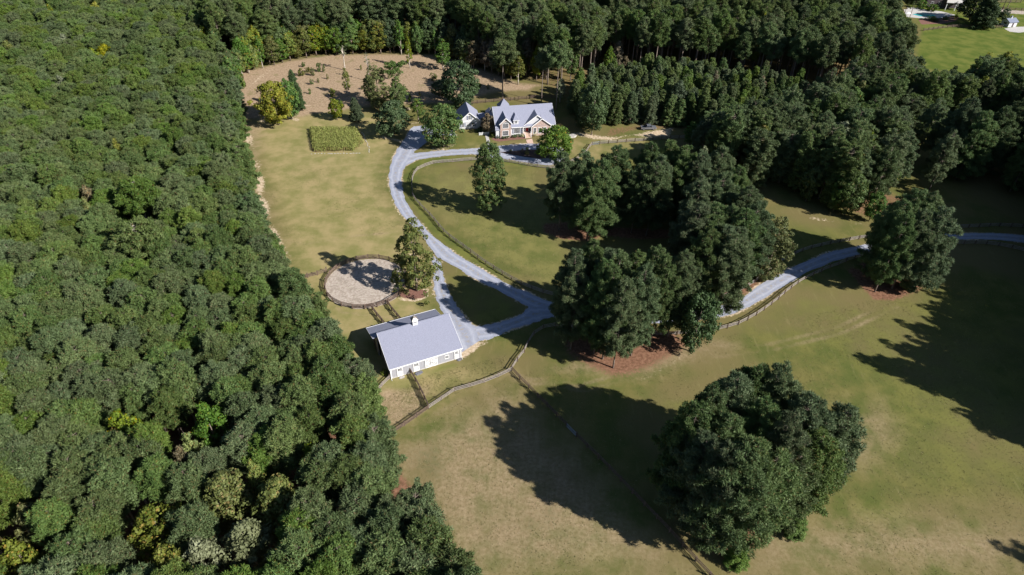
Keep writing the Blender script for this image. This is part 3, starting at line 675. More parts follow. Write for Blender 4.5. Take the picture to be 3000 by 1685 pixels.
for i in range(10):
    a, b2 = pts[i], pts[i + 1]; at_.bar((a[0], -.36, a[1]), (b2[0], -.36, b2[1]), .06, .14, Vector((a[0] - cx, 0, a[1] - cz)).normalized())
for a in (math.pi * .25, math.pi * .5, math.pi * .75): at_.bar((cx, -.36, cz), (cx + R * math.cos(a), -.36, cz + R * .62 * math.sin(a)), .03, .05, Vector((0, -1, 0)).cross(Vector((math.cos(a), 0, math.sin(a)))))
at_.obj('frame', M['trim'], af)
# low white wall left of the bay
MB().box(-22.7, -21.12, .0, .62, 0, 3.3).obj('wall', M['white'], house)
MB().wedge([(-22.95, -.3, 3.35), (-21.1, -.3, 3.35), (-21.1, 1.1, 4.6), (-22.95, 1.1, 4.6)], .14).obj('lean_to_roof', M['roof'], house)
window(house, -15.75, -13.55, 1.35, 3.05, .58, 4, 4, .14, shut=True)
# dormer
MB().box(-15.9, -14.0, 1.0, 5.0, 4.6, 6.4).obj('dormer', M['white'], house)
MB().add([(-16.15, .7, 6.38), (-13.75, .7, 6.38), (-13.75, 4.9, 6.38), (-16.15, 4.9, 6.38), (-14.95, 2.9, 7.7), (-14.95, 5.5, 7.7)], [(0, 1, 4), (1, 2, 5, 4), (2, 3, 5), (3, 0, 4, 5), (3, 2, 1, 0)]).obj('dormer_roof', M['roof'], house)
MB().box(-16.17, -13.73, .66, .74, 6.2, 6.37).obj('fascia', M['trim'], house)
window(house, -15.3, -14.6, 5.1, 6.0, .98, 2, 2, .1)
# porch with the big white gable, nested brick gable
gable(house, -7.15, 5.35, .75, 5.6, 4.0, 8.0, .5, M['white'], vb=.2)
gable(house, -5.45, 3.75, .05, 3.6, 4.0, 6.85, .45, M['brick'], vb=.2)
MB().box(-8.95, -2.1, .05, .56, 0, 4.12).obj('wall', M['brick'], house)
pr = MB(); pr.box(-12.25, -8.95, 2.4, 2.6, .9, EZ); pr.box(-12.45, -12.25, .6, 2.6, .9, EZ); pr.obj('porch_wall', M['white'], house)
MB().box(-12.45, -8.95, .1, 2.4, 0, .95).obj('porch_floor', M['paver'], house)
MB().box(-12.5, -8.97, .1, .45, 3.55, 3.95).obj('porch_beam', M['trim'], house)
for u in (-12.35, -9.15): MB().box(u - .12, u + .12, .14, .38, .95, 3.55).obj('porch_column', M['trim'], house)
dr = MB().box(-10.9, -9.95, 2.33, 2.39, .97, 3.1).obj('door', M['reddoor'], house)
MB().box(-10.05, -10.0, 2.27, 2.33, 1.95, 2.1).obj('handle', M['metal'], dr)
dfm = MB(); dfm.box(-11.05, -10.9, 2.3, 2.4, .95, 3.25); dfm.box(-9.95, -9.8, 2.3, 2.4, .95, 3.25); dfm.box(-10.9, -9.95, 2.3, 2.4, 3.1, 3.25); dfm.obj('door_frame', M['trim'], house)
window(house, -9.62, -9.25, 1.1, 3.0, 2.38, 1, 4, .06, name='sidelight')
for k in range(5):
    MB().box(-11.75, -9.6, .09 - (k + 1) * .33, .09 - k * .33, 0, .95 - (k + 1) * .16).obj('step', M['paver'], house)
for u in (-11.8, -9.55):
    r_ = MB(); r_.bar((u, .1, 1.85), (u, -1.6, .95), .06, .08)
    for k in range(7): v = .05 - k * .27; r_.box(u - .03, u + .03, v - .03, v + .03, max(.0, .95 + v * .55 - .2), 1.80 + v * .53)
    r_.obj('stair_railing', M['trim'], house)
for a, b2 in ((-8.45, -7.45), (-6.65, -5.6), (-4.65, -3.6)): window(house, a, b2, 1.05, 3.15, .03, 2, 4, .14)
window(house, -1.45, -.75, 1.3, 3.0, .58, 2, 4, .12)
MB().box(-1.9, -1.7, .54, .6, .0, 3.9).obj('corner_board', M['trim'], house); MB().box(-.6, -.38, .54, .6, .0, 3.9).obj('corner_board', M['trim'], house)
# back turret, rear wing, breezeway
MB().box(-18.4, -14.4, 15.1, 20.6, 0, 4.2).obj('rear_wing_wall', M['white'], house)
MB().add([(-18.8, 16.0, 4.2), (-14.0, 16.0, 4.2), (-14.0, 21.0, 4.2), (-18.8, 21.0, 4.2), (-16.4, 18.6, 7.4)], [(0, 1, 4), (1, 2, 4), (2, 3, 4), (3, 0, 4), (3, 2, 1, 0)]).obj('turret_roof', M['roof'], house)
MB().box(-23.6, -22.45, 6.0, 16.2, 0, 3.9).obj('wall', M['white'], house)
MB().wedge([(-24.1, 5.6, 3.8), (-22.4, 5.6, 5.2), (-22.4, 16.6, 5.2), (-24.1, 16.6, 3.8)], .14).obj('rear_wing_roof', M['roof'], house)
MB().box(-27.3, -24.0, 11.2, 15.4, 0, 3.0).obj('breezeway_wall', M['white'], house)
MB().wedge([(-27.5, 10.7, 3.05), (-23.5, 10.7, 3.05), (-23.5, 13.3, 4.5), (-27.5, 13.3, 4.5)], .12).obj('breezeway_roof', M['roof'], house)
MB().wedge([(-27.5, 15.9, 3.05), (-23.5, 15.9, 3.05), (-23.5, 13.32, 4.5), (-27.5, 13.32, 4.5)], .12).obj('breezeway_roof', M['roof'], house)
# garage wing
gw = MB(); gw.box(-35.0, -27.45, 9.3, 9.5, .35, 3.35); gw.box(-35.0, -34.8, 9.5, 18.3, .35, 3.35); gw.box(-27.65, -27.45, 9.5, 18.3, .35, 3.35); gw.box(-35, -27.45, 18.3, 18.5, .35, 3.35)
gw.obj('garage_wall', M['white'], house)
MB().box(-34.98, -27.47, 9.34, 18.46, 0, .38).obj('foundation', M['brick'], house)
gable(house, -31.22, 4.35, 9.3, 18.9, 3.2, 6.95, .45, M['white'])
MB().box(-35.05, -27.4, 9.18, 9.30, 3.18, 3.42).obj('band_board', M['trim'], house)
window(house, -34.1, -33.3, 1.15, 2.7, 9.28, 2, 4, .11, shut=True); window(house, -30.2, -29.3, 1.15, 2.7, 9.28, 2, 4, .11, shut=True)
window(house, -31.6, -30.75, 4.05, 5.45, 9.28, 2, 4, .11, shut=True)
g_ = MB().box(-35.06, -35.01, 11.0, 14.0, .1, 2.4).obj('garage_door', M['white'], house)
# picket gate by the side walk
gate = empty('picket_fence', G(1404, 397), math.radians(14), 'short white picket fence with gate beside the side walk and the dark bushes', 'fence')
for k in range(4): MB().box(k * 1.25 - .06, k * 1.25 + .06, -.06, .06, 0, 1.25).obj('post', M['trim'], gate)
for z in (.3, .95): MB().box(.06, 3.69, -.03, .03, z, z + .09).obj('rail', M['trim'], gate)
for k in range(24):
    if k % 8: MB().box(k * .156 - .04, k * .156 + .04, -.056, -.032, .08, 1.12).obj('picket', M['trim'], gate)

# ------------------------------------------------------------------ pickup truck
def pickup(loc, rz):
    t = empty('pickup_truck', loc, rz, 'silver grey crew cab pickup parked on bare soil at the edge of the young pines', 'pickup truck')
    prof = [(-2.95, .55), (-2.95, 1.08), (-1.05, 1.12), (-.98, 1.25), (-.72, 1.88), (.75, 1.90), (1.38, 1.25), (2.75, 1.10), (2.98, .95), (2.98, .5)]
    bed_t = 1.10
    b = MB()
    def side(y0, y1, P): 
        n = len(P); b.add([(x, y0, z) for x, z in P] + [(x, y1, z) for x, z in P], [tuple(range(n)), tuple(range(n, 2 * n))[::-1]] + [((i + 1) % n, i, i + n, (i + 1) % n + n) for i in range(n)])
    side(-.98, .98, [(-1.05, .5), (-1.05, 1.22), (1.42, 1.24), (2.78, 1.10), (2.98, .92), (2.98, .5)])
    for y in (-.98, .86): b.box(-2.95, -1.05, y, y + .12, .5, bed_t + .08)
    b.box(-2.95, -1.05, -.86, .86, .5, .68)
    b.obj('body', M['paint_grey'], t)
    tg = MB().box(-3.0, -2.93, -.86, .86, .55, 1.16).obj('tailgate', M['paint_grey'], t)
    cb = MB().add([(-1.0, -.93, 1.2), (1.4, -.93, 1.2), (.78, -.74, 1.9), (-.78, -.74, 1.9), (-1.0, .93, 1.2), (1.4, .93, 1.2), (.78, .74, 1.9), (-.78, .74, 1.9)],
                  [(0, 1, 2, 3), (7, 6, 5, 4), (3, 2, 6, 7), (1, 5, 6, 2), (0, 3, 7, 4), (0, 4, 5, 1)]).obj('cab', M['paint_grey'], t)
    def pane(pts): MB().wedge(pts, .02).obj('window', M['glass'], cb)
    for s in (-1, 1):
        for (a, b2) in ((-.88, .02), (.10, 1.15)):
            f = lambda x, k: (x - (.3 if (x > .5) else -.12 if x < -.5 else 0) * k, s * (.945 - .19 * k), 1.27 + .56 * k)
            P = [f(a, .0), f(b2, .0), f(b2, .92), f(a, .92)]
            nn = Vector((0, s, .27)).normalized() * .012
            P = [tuple(Vector(p) + nn) for p in P]
            MB().add(P, [(0, 1, 2, 3) if s < 0 else (3, 2, 1, 0)]).obj('window', M['glass'], cb)
    MB().add([(1.36, -.82, 1.27), (1.36, .82, 1.27), (.84, .68, 1.86), (.84, -.68, 1.86)], [(0, 1, 2, 3)]).obj('windscreen', M['glass'], cb)
    MB().add([(-1.01, .78, 1.3), (-1.01, -.78, 1.3), (-.83, -.66, 1.82), (-.83, .66, 1.82)], [(0, 1, 2, 3)]).obj('rear_window', M['glass'], cb)
    for x in (-1.95, 1.95):
        for y in (-.9, .9):
            w = MB().tube([(x, y - .13, .4), (x, y + .13, .4)], [.4, .4], 18).obj('wheel', M['rubber'], t)
            s = 1 if y > 0 else -1
            MB().tube([(x, y + s * .132, .4), (x, y + s * .15, .4)], [.24, .22], 12).obj('rim', M['metal'], w)
    for y in (-.78, .78):
        MB().box(2.965, 3.0, y - .17, y + .17, .78, .98).obj('headlight', M['trim'], t)
        MB().box(-3.03, -2.96, y - .10 + (.12 if y > 0 else -.12), y + .10 + (.12 if y > 0 else -.12), .8, 1.1).obj('tail_light', M['lampred'], t)
        MB().box(.85, 1.0, y * 1.26 - .1, y * 1.26 + .1, 1.28, 1.45).obj('mirror', M['black'], t)
    MB().box(2.97, 3.06, -.9, .9, .45, .68).obj('bumper', M['metal'], t); MB().box(-3.1, -3.0, -.9, .9, .45, .62).obj('bumper', M['metal'], t)
    rk = MB()
    for x in (-1.3, -2.5):
        for y in (-.9, .9): rk.box(x - .03, x + .03, y - .03, y + .03, 1.15, 1.75)
        rk.box(x - .03, x + .03, -.9, .9, 1.72, 1.78)
    rk.obj('ladder_rack', M['black'], t)
    return t
pickup(G(1899, 379), math.radians(4))

# ------------------------------------------------------------------ neighbour's place at the far right
def nb_house():
    o = G(2742, 26); t = empty('neighbour_house', o, math.radians(-8), 'dark sided house with a pale porch roof behind the turquoise pool', 'house')
    MB().box(-5, 15, 3, 14, 0, 6.2).obj('wall', M['darkwall'], t)
    MB().add([(-6, 2.2, 6.1), (16, 2.2, 6.1), (16, 15, 6.1), (-6, 15, 6.1), (0, 8.5, 10), (10, 8.5, 10)], [(0, 1, 5, 4), (1, 2, 5), (2, 3, 4, 5), (3, 0, 4), (3, 2, 1, 0)]).obj('roof', M['roof'], t)
    MB().wedge([(3.5, -2.4, 4.3), (15.5, -2.4, 4.3), (13.5, 3.1, 5.8), (5.5, 3.1, 5.8)], .25).obj('porch_roof', M['concrete'], t)
    for x in (4.2, 9.2, 14.6): MB().box(x - .15, x + .15, -2.0, -1.7, 0, 4.2).obj('porch_column', M['trim'], t)
    for x in (-2.5, 1.5, 6, 11): window(t, x, x + 1.2, 1.4, 3.0, 2.98, 2, 2, .1)
nb_house()
def nb_shed():
    a = G(2951.8, 80.6); b = G(2975.5, 78.6); az = math.atan2(b.y - a.y, b.x - a.x); w = (b - a).length
    t = empty('garden_shed', a, az, 'small white shed with a dark roof on a pale concrete pad beside the pasture fence', 'shed')
    MB().box(0, w, 0, 5, 0, 2.7).obj('wall', M['white'], t)
    MB().wedge([(-.4, -.5, 2.6), (w + .4, -.5, 2.6), (w + .4, 2.5, 4.1), (-.4, 2.5, 4.1)], .14).obj('roof', M['shutter'], t)
    MB().wedge([(-.4, 5.5, 2.6), (w + .4, 5.5, 2.6), (w + .4, 2.52, 4.1), (-.4, 2.52, 4.1)], .14).obj('roof', M['shutter'], t)
    for u in (0, w - .15): MB().add([(u, .1, 2.65), (u, 4.9, 2.65), (u, 2.5, 3.95), (u + .15, .1, 2.65), (u + .15, 4.9, 2.65), (u + .15, 2.5, 3.95)], [(0, 2, 1), (3, 4, 5), (0, 1, 4, 3), (1, 2, 5, 4), (2, 0, 3, 5)]).obj('gable_wall', M['white'], t)
    MB().box(w * .42, w * .62, -.05, -.003, .05, 2.1).obj('door', M['darkwall'], t)
    MB().box(-.05, -.003, 1.5, 3.4, 1.2, 2.1).obj('window', M['glass'], t)
    c = MB().box(w / 2 - .35, w / 2 + .35, 2.15, 2.85, 3.9, 4.8).obj('cupola', M['white'], t)
    MB().add([(w / 2 - .5, 2, 4.78), (w / 2 + .5, 2, 4.78), (w / 2 + .5, 3, 4.78), (w / 2 - .5, 3, 4.78), (w / 2, 2.5, 5.4)], [(0, 1, 4), (1, 2, 4), (2, 3, 4), (3, 0, 4), (3, 2, 1, 0)]).obj('cupola_roof', M['shutter'], c)
nb_shed()
def parasol(px, lab):
    p = G(*px); t = empty('parasol', p, 0, lab, 'parasol')
    MB().tube([(0, 0, 0), (0, 0, 2.5)], [.04, .03], 6).obj('pole', M['metal'], t)
    n = 8; vs = [(1.7 * math.cos(k * math.pi / 4), 1.7 * math.sin(k * math.pi / 4), 2.15) for k in range(n)]
    MB().add(vs + [(0, 0, 2.75), (0, 0, 2.66)], [(k, (k + 1) % n, n) for k in range(n)] + [((k + 1) % n, k, n + 1) for k in range(n)]).obj('canopy', M['trim'], t)
parasol((2656, 50), 'white parasol standing at the left end of the turquoise pool')
def lounger(px, rz, lab):
    p = G(*px); t = empty('sun_lounger', p, rz, lab, 'sun lounger', 'sun loungers by the pool')
    MB().box(-.9, .5, -.3, .3, .28, .36).obj('seat', M['white'], t)
    MB().wedge([(-1.45, -.3, .85), (-.9, -.3, .36), (-.9, .3, .36), (-1.45, .3, .85)], .06).obj('backrest', M['white'], t)
    for x in (-.8, .4):
        for y in (-.25, .25): MB().box(x - .03, x + .03, y - .03, y + .03, 0, .28).obj('leg', M['white'], t)
for k, q in enumerate(((2662, 26), (2670, 25), (2678, 26))): lounger(q, .3 + k, 'white sun lounger on the pale pool terrace of the neighbouring house')

# ------------------------------------------------------------------ fences
POST = MB().box(-.10, .10, -.10, .10, 0, 1.46).mesh('post', M['wood'])
RAIL = MB().box(0, 1, -.025, .025, -.085, .085).mesh('rail', M['greywood'])
POSTD = MB().box(-.115, .115, -.115, .115, 0, 1.55).mesh('post', M['wood'])
RAILD = MB().box(0, 1, -.03, .03, -.09, .09).mesh('rail', M['wood'])
GATEW = simple('galvanised_gate_mesh', (0.30, 0.34, 0.42), 0.5, 0.1, 3, 0.4, 0.4)
def fence(px, label, spacing=3.4, zs=(.38, .80, 1.22), dark=False, world=False, closed=False, gates=(), group=None, h=1.0):
    P = resample(px, None, spacing, world, closed)
    root = empty('fence', P[0], 0, label, 'fence', group)
    pm, rm = (POSTD, RAILD) if dark else (POST, RAIL)
    for p in P:
        o = link('post', pm, root); o.location = p - P[0]; o.rotation_euler = (rnd.uniform(-.03, .03), rnd.uniform(-.03, .03), rnd.uniform(-.1, .1)); o.scale = (1, 1, rnd.uniform(.97, 1.05) * h)
    n = len(P) if closed else len(P) - 1
    for i in range(n):
        a = P[i]; b = P[(i + 1) % len(P)]; d = b - a
        if i in gates:
            g = MB(); 
            for z in (.25, 1.2): g.bar((.1, 0, z), (d.length - .1, 0, z), .05, .06)
            for k in range(2): x = .1 + (d.length - .2) * k; g.bar((x, 0, .22), (x, 0, 1.23), .05, .05, Vector((0, 1, 0)))
            for k in range(1, 6): g.bar((.12, 0, .25 + .95 * k / 6), (d.length - .12, 0, .25 + .95 * k / 6), .02, .03)
            g.bar((.12, .02, .27), (d.length - .12, .02, 1.18), .02, .05)
            o = g.obj('gate', GATEW, root); o.location = a - P[0]; o.rotation_euler = (0, 0, math.atan2(d.y, d.x)); continue
        off = Vector((-d.y, d.x, 0)).normalized() * .095
        for z in zs:
            o = link('rail', rm, root); o.location = a - P[0] + off + Vector((0, 0, z * h + rnd.uniform(-.015, .015)))
            o.rotation_euler = (0, rnd.uniform(-.008, .008), math.atan2(d.y, d.x)); o.scale = (d.length, 1, 1)
    return root
fence([(1757, 423), (1831, 417.5), (1881, 414), (1960, 408), (2040, 405)], 'pale rail fence below the parked pickup, running into the pines')
fence([(1719, 446), (1726, 435), (1734, 426), (1757, 423)], 'short end of pale rail fence with a dark wire gate, in front of the boulder', 3.0, gates=(2,))
fence([(1719, 446), (1690, 470), (1640, 492), (1600, 494), (1557, 487.6), (1530, 483), (1503, 478), (1476, 473.6), (1447, 470.5), (1405, 470), (1366, 471), (1338, 474.5), (1310, 476.4), (1284, 478), (1261, 481.5), (1238, 491.6), (1223, 498.7), (1214, 508), (1209, 521), (1206, 537.5), (1207, 556), (1208.5, 574), (1216, 588.6), (1228.7, 602), (1242, 616), (1255.5, 629), (1268.7, 643), (1280.4, 658), (1291.5, 672.5), (1308, 689), (1325.5, 703), (1344, 717), (1364, 730), (1383, 745), (1403, 760), (1430, 779), (1457, 796), (1484, 812), (1511.8, 828), (1541, 841.5), (1574, 855), (1607, 865), (1640, 872), (1720, 884), (1850, 896), (1960, 900), (2040, 894), (2088, 882), (2122, 872), (2165, 857), (2210, 830), (2245, 803), (2271, 783), (2293, 764), (2316, 754), (2337, 742), (2370, 731), (2405, 723), (2430, 717), (2455, 712), (2481, 708), (2519, 701), (2600, 690), (2700, 678), (2800, 670), (2925, 664), (3000, 668), (3100, 680)],
      'long weathered rail fence on the inner side of the gravel drive round the middle paddock')
fence([(1499, 1086), (1518.7, 1054.6), (1532, 1042), (1545, 1015), (1556, 989), (1575, 974), (1603, 957), (1650, 958), (1750, 972), (1900, 984), (2010, 981), (2086, 972), (2122, 964.4), (2156, 955.7), (2186, 941), (2211.6, 927), (2235.6, 911.5), (2256.5, 896), (2276, 882), (2296, 863), (2318, 846), (2334, 834), (2355, 821), (2379, 809), (2402, 799.5), (2424, 788.7), (2449, 781), (2470, 771.5), (2492, 762), (2560, 745), (2650, 728), (2750, 718), (2850, 715.5), (2881, 716), (2918, 720), (2959, 728), (2996, 737), (3080, 760)],
      'weathered rail fence on the lower side of the drive, from barn paddock to right edge')
fence([(1499, 1086), (1524, 1113.7), (1550, 1139), (1577, 1167), (1605, 1195), (1634, 1224.7), (1651.5, 1243), (1691, 1283), (1723, 1315), (1757, 1348), (1789.5, 1381), (1826, 1419), (1863, 1457), (1900.6, 1497), (1943, 1540), (1984, 1585), (2024, 1631), (2070, 1679), (2120, 1735)],
      'long dark rail fence slanting through the tree shadow down to the bottom edge', 3.4, dark=True, gates=(6,))
fence([(1499, 1086), (1465, 1103), (1425, 1119), (1384, 1133), (1339, 1141), (1292, 1173), (1255.6, 1197.6)], 'pale curved rail fence enclosing the grass in front of the barn')
fence([(1255.6, 1197.6), (1224, 1220), (1188, 1245.5), (1149, 1270), (1110, 1298), (1070, 1325)], 'dark rail fence from the paddock corner post down to the left wood', dark=True)
fence([(1202, 1093), (1219, 1120.5), (1234, 1150), (1246, 1176), (1255.6, 1197.6)], 'short dark rail fence straight out from the barn front to the corner post', 3.0, (.35, .70, 1.05, 1.38), dark=True)
fence([(1142, 1110), (1119.7, 1131.4), (1101, 1156), (1085, 1178)], 'short pale rail fence between the left barn corner and the wood', 3.0)
ring = [(PEN_C.x + PEN_R * math.cos(a), PEN_C.y + PEN_R * math.sin(a)) for a in np.linspace(0, 2 * math.pi, 72, endpoint=False)]
fence(ring, 'dark brown rail fence in a ring round the sandy riding pen', 3.1, (.35, .72, 1.09, 1.42), dark=True, world=True, closed=True)
fence([(957, 796), (928.6, 807), (890.6, 816), (868, 822), (845, 828)], 'short dark rail fence linking the riding pen to the left wood', 2.8, dark=True)
fence([(1135, 892), (1152, 917), (1167, 933), (1178, 948)], 'right hand dark fence of the narrow run between riding pen and barn', 3.0, (.35, .72, 1.09, 1.42), dark=True, group='fences of the run')
fence([(1090.7, 909), (1107, 931), (1122, 948), (1132, 962)], 'left hand dark fence of the narrow run between riding pen and barn', 3.0, (.35, .72, 1.09, 1.42), dark=True, group='fences of the run')
fence([(1375, 306), (1402, 303), (1426, 301), (1449, 299), (1472, 297), (1494, 295), (1516, 293), (1540, 291), (1564, 289), (1600, 287), (1640, 290)], 'dark rail fence across the grass behind the house', dark=True)
fence([(2705, 91), (2727, 88), (2742, 86), (2756, 84), (2770, 82), (2784, 81), (2800, 80), (2818, 80), (2838, 81), (2857, 81), (2874, 82), (2892, 82), (2909, 82), (2935, 82)], 'dark rail fence along the far bright pasture up to the white shed', 3.3, dark=True)
fence([(2880, 12), (2910, 10), (2940, 8), (2990, 8)], 'far rail fence behind the dark conifers near the upper right corner', 3.3, dark=True)
fence([(2920, 26), (2960, 30), (3010, 33)], 'far rail fence beside the sandy track near the upper right corner', 3.3, dark=True)

# ------------------------------------------------------------------ vegetation: shared tree shapes
def cards(C, N, s, elong, rs, quad=False, lift=.35, droop=None):
    """leaf cards centred at C facing about N"""
    n = len(C); s = np.broadcast_to(np.asarray(s, float), (n,))[:, None]
    r = rs.normal(size=(n, 3)); t = r - (r * N).sum(1)[:, None] * N; t /= np.linalg.norm(t, axis=1)[:, None] + 1e-9
    b = np.cross(N, t)
    if quad:
        V = np.stack([C - t * s * elong * .5, C + b * s * .5, C + t * s * elong * .5 + N * s * lift, C - b * s * .5], 1).reshape(-1, 3)
        F = np.arange(4 * n).reshape(-1, 4); F = np.concatenate([F[:, [0, 1, 2]], F[:, [0, 2, 3]]]); k = 4
    else:
        V = np.stack([C - b * s * .5 - t * s * .3, C + b * s * .5 - t * s * .3, C + t * s * elong + N * s * lift], 1).reshape(-1, 3)
        F = np.arange(3 * n).reshape(-1, 3); k = 3
    return V, F, k
def needles(P, O, R, K, rs, flat=.8, ln=.42, wd=.085):
    """tufts of needle sprays standing out from each puff"""
    n = len(P); d = rs.normal(size=(n, K, 3)); d /= np.linalg.norm(d, axis=2)[:, :, None]
    d = d + O[:, None, :] * .6; d /= np.linalg.norm(d, axis=2)[:, :, None]
    C = (P[:, None, :] + d * (R[:, None, None] * rs.uniform(.35, .95, (n, K, 1))) * np.array([1, 1, flat])).reshape(-1, 3)
    t = d.reshape(-1, 3) + rs.normal(size=(n * K, 3)) * .28; t[:, 2] += .25; t /= np.linalg.norm(t, axis=1)[:, None]
    r = rs.normal(size=(n * K, 3)); b = np.cross(t, r); b /= np.linalg.norm(b, axis=1)[:, None] + 1e-9
    L = ln * rs.uniform(.7, 1.3, (n * K, 1)); w = wd * rs.uniform(.7, 1.3, (n * K, 1))
    V = np.stack([C - b * w, C + b * w, C + t * L], 1).reshape(-1, 3); F = np.arange(3 * n * K).reshape(-1, 3)
    col = np.stack([np.zeros(n * K), rs.uniform(0, 1, n * K), rs.uniform(0, 1, n * K), np.ones(n * K)], 1)
    return V, F, col
def puffs(P, O, R, K, s, elong, rs, quad=False, lift=.35, jit=.55, flat=.8):
    """P puff centres, O outward directions, R radii; K cards on each puff"""
    n = len(P); d = rs.normal(size=(n, K, 3)); d /= np.linalg.norm(d, axis=2)[:, :, None]
    d = d + O[:, None, :] * .55; d /= np.linalg.norm(d, axis=2)[:, :, None]
    C = P[:, None, :] + d * (R[:, None, None] * rs.uniform(.55, 1.08, (n, K, 1))) * np.array([1, 1, flat])
    N = d + rs.normal(size=(n, K, 3)) * jit * .6; N /= np.linalg.norm(N, axis=2)[:, :, None]
    pr = np.repeat(rs.uniform(0, 1, n), K)
    V, F, k = cards(C.reshape(-1, 3), N.reshape(-1, 3), s * rs.uniform(.7, 1.3, n * K), elong, rs, quad, lift)
    col = np.stack([pr, rs.uniform(0, 1, n * K), rs.uniform(0, 1, n * K), np.ones(n * K)], 1)
    return V, F, np.repeat(col, k, axis=0)
def pine_shape(seed, H, zb, R, prof, whorl=.95, nb=5, pr=.62, K=44, s=.30, rise=.25, keep=1.0, quad=False):
    rs = np.random.RandomState(seed); P, O, RR = [], [], []
    tb = MB(); lean = rs.uniform(-.35, .35, 2)
    ax = lambda z: np.array([lean[0] * (z / H) ** 2, lean[1] * (z / H) ** 2, z])
    zz = np.linspace(-.15, H * .97, 9)
    tb.tube([tuple(ax(z)) for z in zz], [max(.03, .23 * (H / 22) * (1 - z / H) ** .75 + .02) * (1.25 if z < .1 else 1) for z in zz], 7)
    z = zb; a0 = rs.uniform(0, 6)
    while z < H - .5:
        f = (z - zb) / (H - zb); L0 = R * prof(f); nbb = nb if f < .85 else 4
        for k in range(nbb):
            if rs.uniform() > keep: continue
            a = a0 + 2 * math.pi * (k + rs.uniform(-.3, .3)) / nbb; L = max(.35, L0 * rs.uniform(.68, 1.14)); zr = rise * rs.uniform(.5, 1.5) * (.4 + f)
            o = ax(z); tip = o + np.array([math.cos(a) * L, math.sin(a) * L, L * zr])
            if L > 1.0: tb.tube([tuple(o), tuple((o + tip) / 2 + np.array([0, 0, -.05])), tuple(tip)], [.055, .04, .015], 4, False)
            m = max(1, int(L / (pr * .95)))
            for j in range(m):
                t = (1 - .68 * j / max(m, 1)) if m > 1 else .9
                if t < .25: continue
                q = o + (tip - o) * t; sd_ = np.array([-math.sin(a), math.cos(a), 0]) * rs.uniform(-.5, .5) * (L * .35 + .2)
                P.append(q + sd_ + np.array([0, 0, rs.uniform(-.15, .25)])); O.append([math.cos(a) * .6, math.sin(a) * .6, .75]); RR.append(pr * rs.uniform(.75, 1.2) * (.8 if f > .85 else 1))
        z += whorl * rs.uniform(.8, 1.2) * (1 - .35 * f); a0 += 1.1
    P.append(ax(H - .35)); O.append([0, 0, 1]); RR.append(pr * .8)
    P = np.array(P); O = np.array(O); RR = np.array(RR)
    V, F, c = puffs(P, O, RR, int(K * .85), s * .80, 1.5, rs, quad, jit=.75)
    tone = rs.uniform(0, 1, len(P)); c[:, 0] = np.repeat(tone, int(K * .85) * 3)
    k2 = int(K * .95); V2, F2, c2 = needles(P, O, RR, k2, rs, ln=pr * .62, wd=pr * .105); c2[:, 0] = np.repeat(tone, k2); c2 = np.repeat(c2, 3, 0)
    F = np.concatenate([F, F2 + len(V)]); V = np.concatenate([V, V2]); c = np.concatenate([c, c2])
    return tb, V, F, c, H, R
def broad_shape(seed, H, zb, R, env, npf=150, pr=.95, K=52, s=.32, lobes=.28, nb=9, flatt=.85):
    rs = np.random.RandomState(seed); P, O, RR = [], [], []; tb = MB()
    zz = np.linspace(-.15, H * .8, 7); wob = rs.uniform(-.25, .25, (7, 2)) * np.linspace(0, 1, 7)[:, None]
    tb.tube([(wob[i][0], wob[i][1], z) for i, z in enumerate(zz)], [max(.04, .26 * (H / 15) * (1 - z / H)) for z in zz], 7)
    ph = rs.uniform(0, 6.28, 6)
    while len(P) < npf:
        f = rs.uniform(0, 1); a = rs.uniform(0, 2 * math.pi); e = env(f)
        if rs.uniform() > e + .15: continue
        lob = 1 + lobes * (.5 * math.sin(3 * a + ph[0] + 3 * f) + .4 * math.sin(5 * a + ph[1] - 7 * f) + .35 * math.sin(9 * f + ph[2] + 2 * a))
        r = R * e * lob * math.sqrt(rs.uniform(.30, 1.0)) - pr * .45; r = max(0, r)
        P.append([r * math.cos(a), r * math.sin(a), zb + (H - zb - pr * .5) * f + rs.uniform(-.3, .3)])
        up = .3 + .9 * f; v = np.array([math.cos(a) * (r / R + .2), math.sin(a) * (r / R + .2), up * .8]); O.append(v / np.linalg.norm(v)); RR.append(pr * rs.uniform(.6, 1.2))
    for k in range(nb):
        q = P[rs.randint(len(P))]; zs_ = max(zb * .6, q[2] - rs.uniform(1, 3)); tb.tube([(0, 0, max(.5, min(zs_, H * .6))), (q[0] * .5, q[1] * .5, (zs_ + q[2]) / 2), tuple(q)], [.09, .06, .02], 4, False)
    V, F, c = puffs(np.array(P), np.array(O), np.array(RR), K, s, 1.25, rs, True, .15, .75, flatt)
    return tb, V, F, c, H, R
SH = {}
def register(key, shape, bark, leaf, smooth=False):
    tb, V, F, c, H, R = shape
    SH.setdefault(key, []).append((tb.mesh(key + '_trunk', None, True), fast_mesh(key + '_crown', V, F, c), H, R, bark, leaf))
    for m_, mt in ((SH[key][-1][0], M[bark]), (SH[key][-1][1], M[leaf])): m_.materials.append(mt)
dome = lambda f: math.sin(math.pi * min(1, .28 + .72 * f) ** 1.15) ** .75 if f < 1 else 0
cone = lambda f: (1 - f) ** .62 * (.45 + 2.2 * min(f, .25))
ovoid = lambda f: math.sin(math.pi * (f ** .75)) ** .6 if 0 < f < 1 else .1
column = lambda f: min(1, 4 * f + .45) * (1 - f ** 3.2) ** .8
roundp = lambda f: math.sqrt(max(0, 1 - (2 * f - .95) ** 2)) if f < .97 else .2
for i in range(7): register('forest', pine_shape(100 + i, 19, 9.5, 3.2, dome, 1.0, 6, .72, 66, .235, .30), 'bark', 'pine')
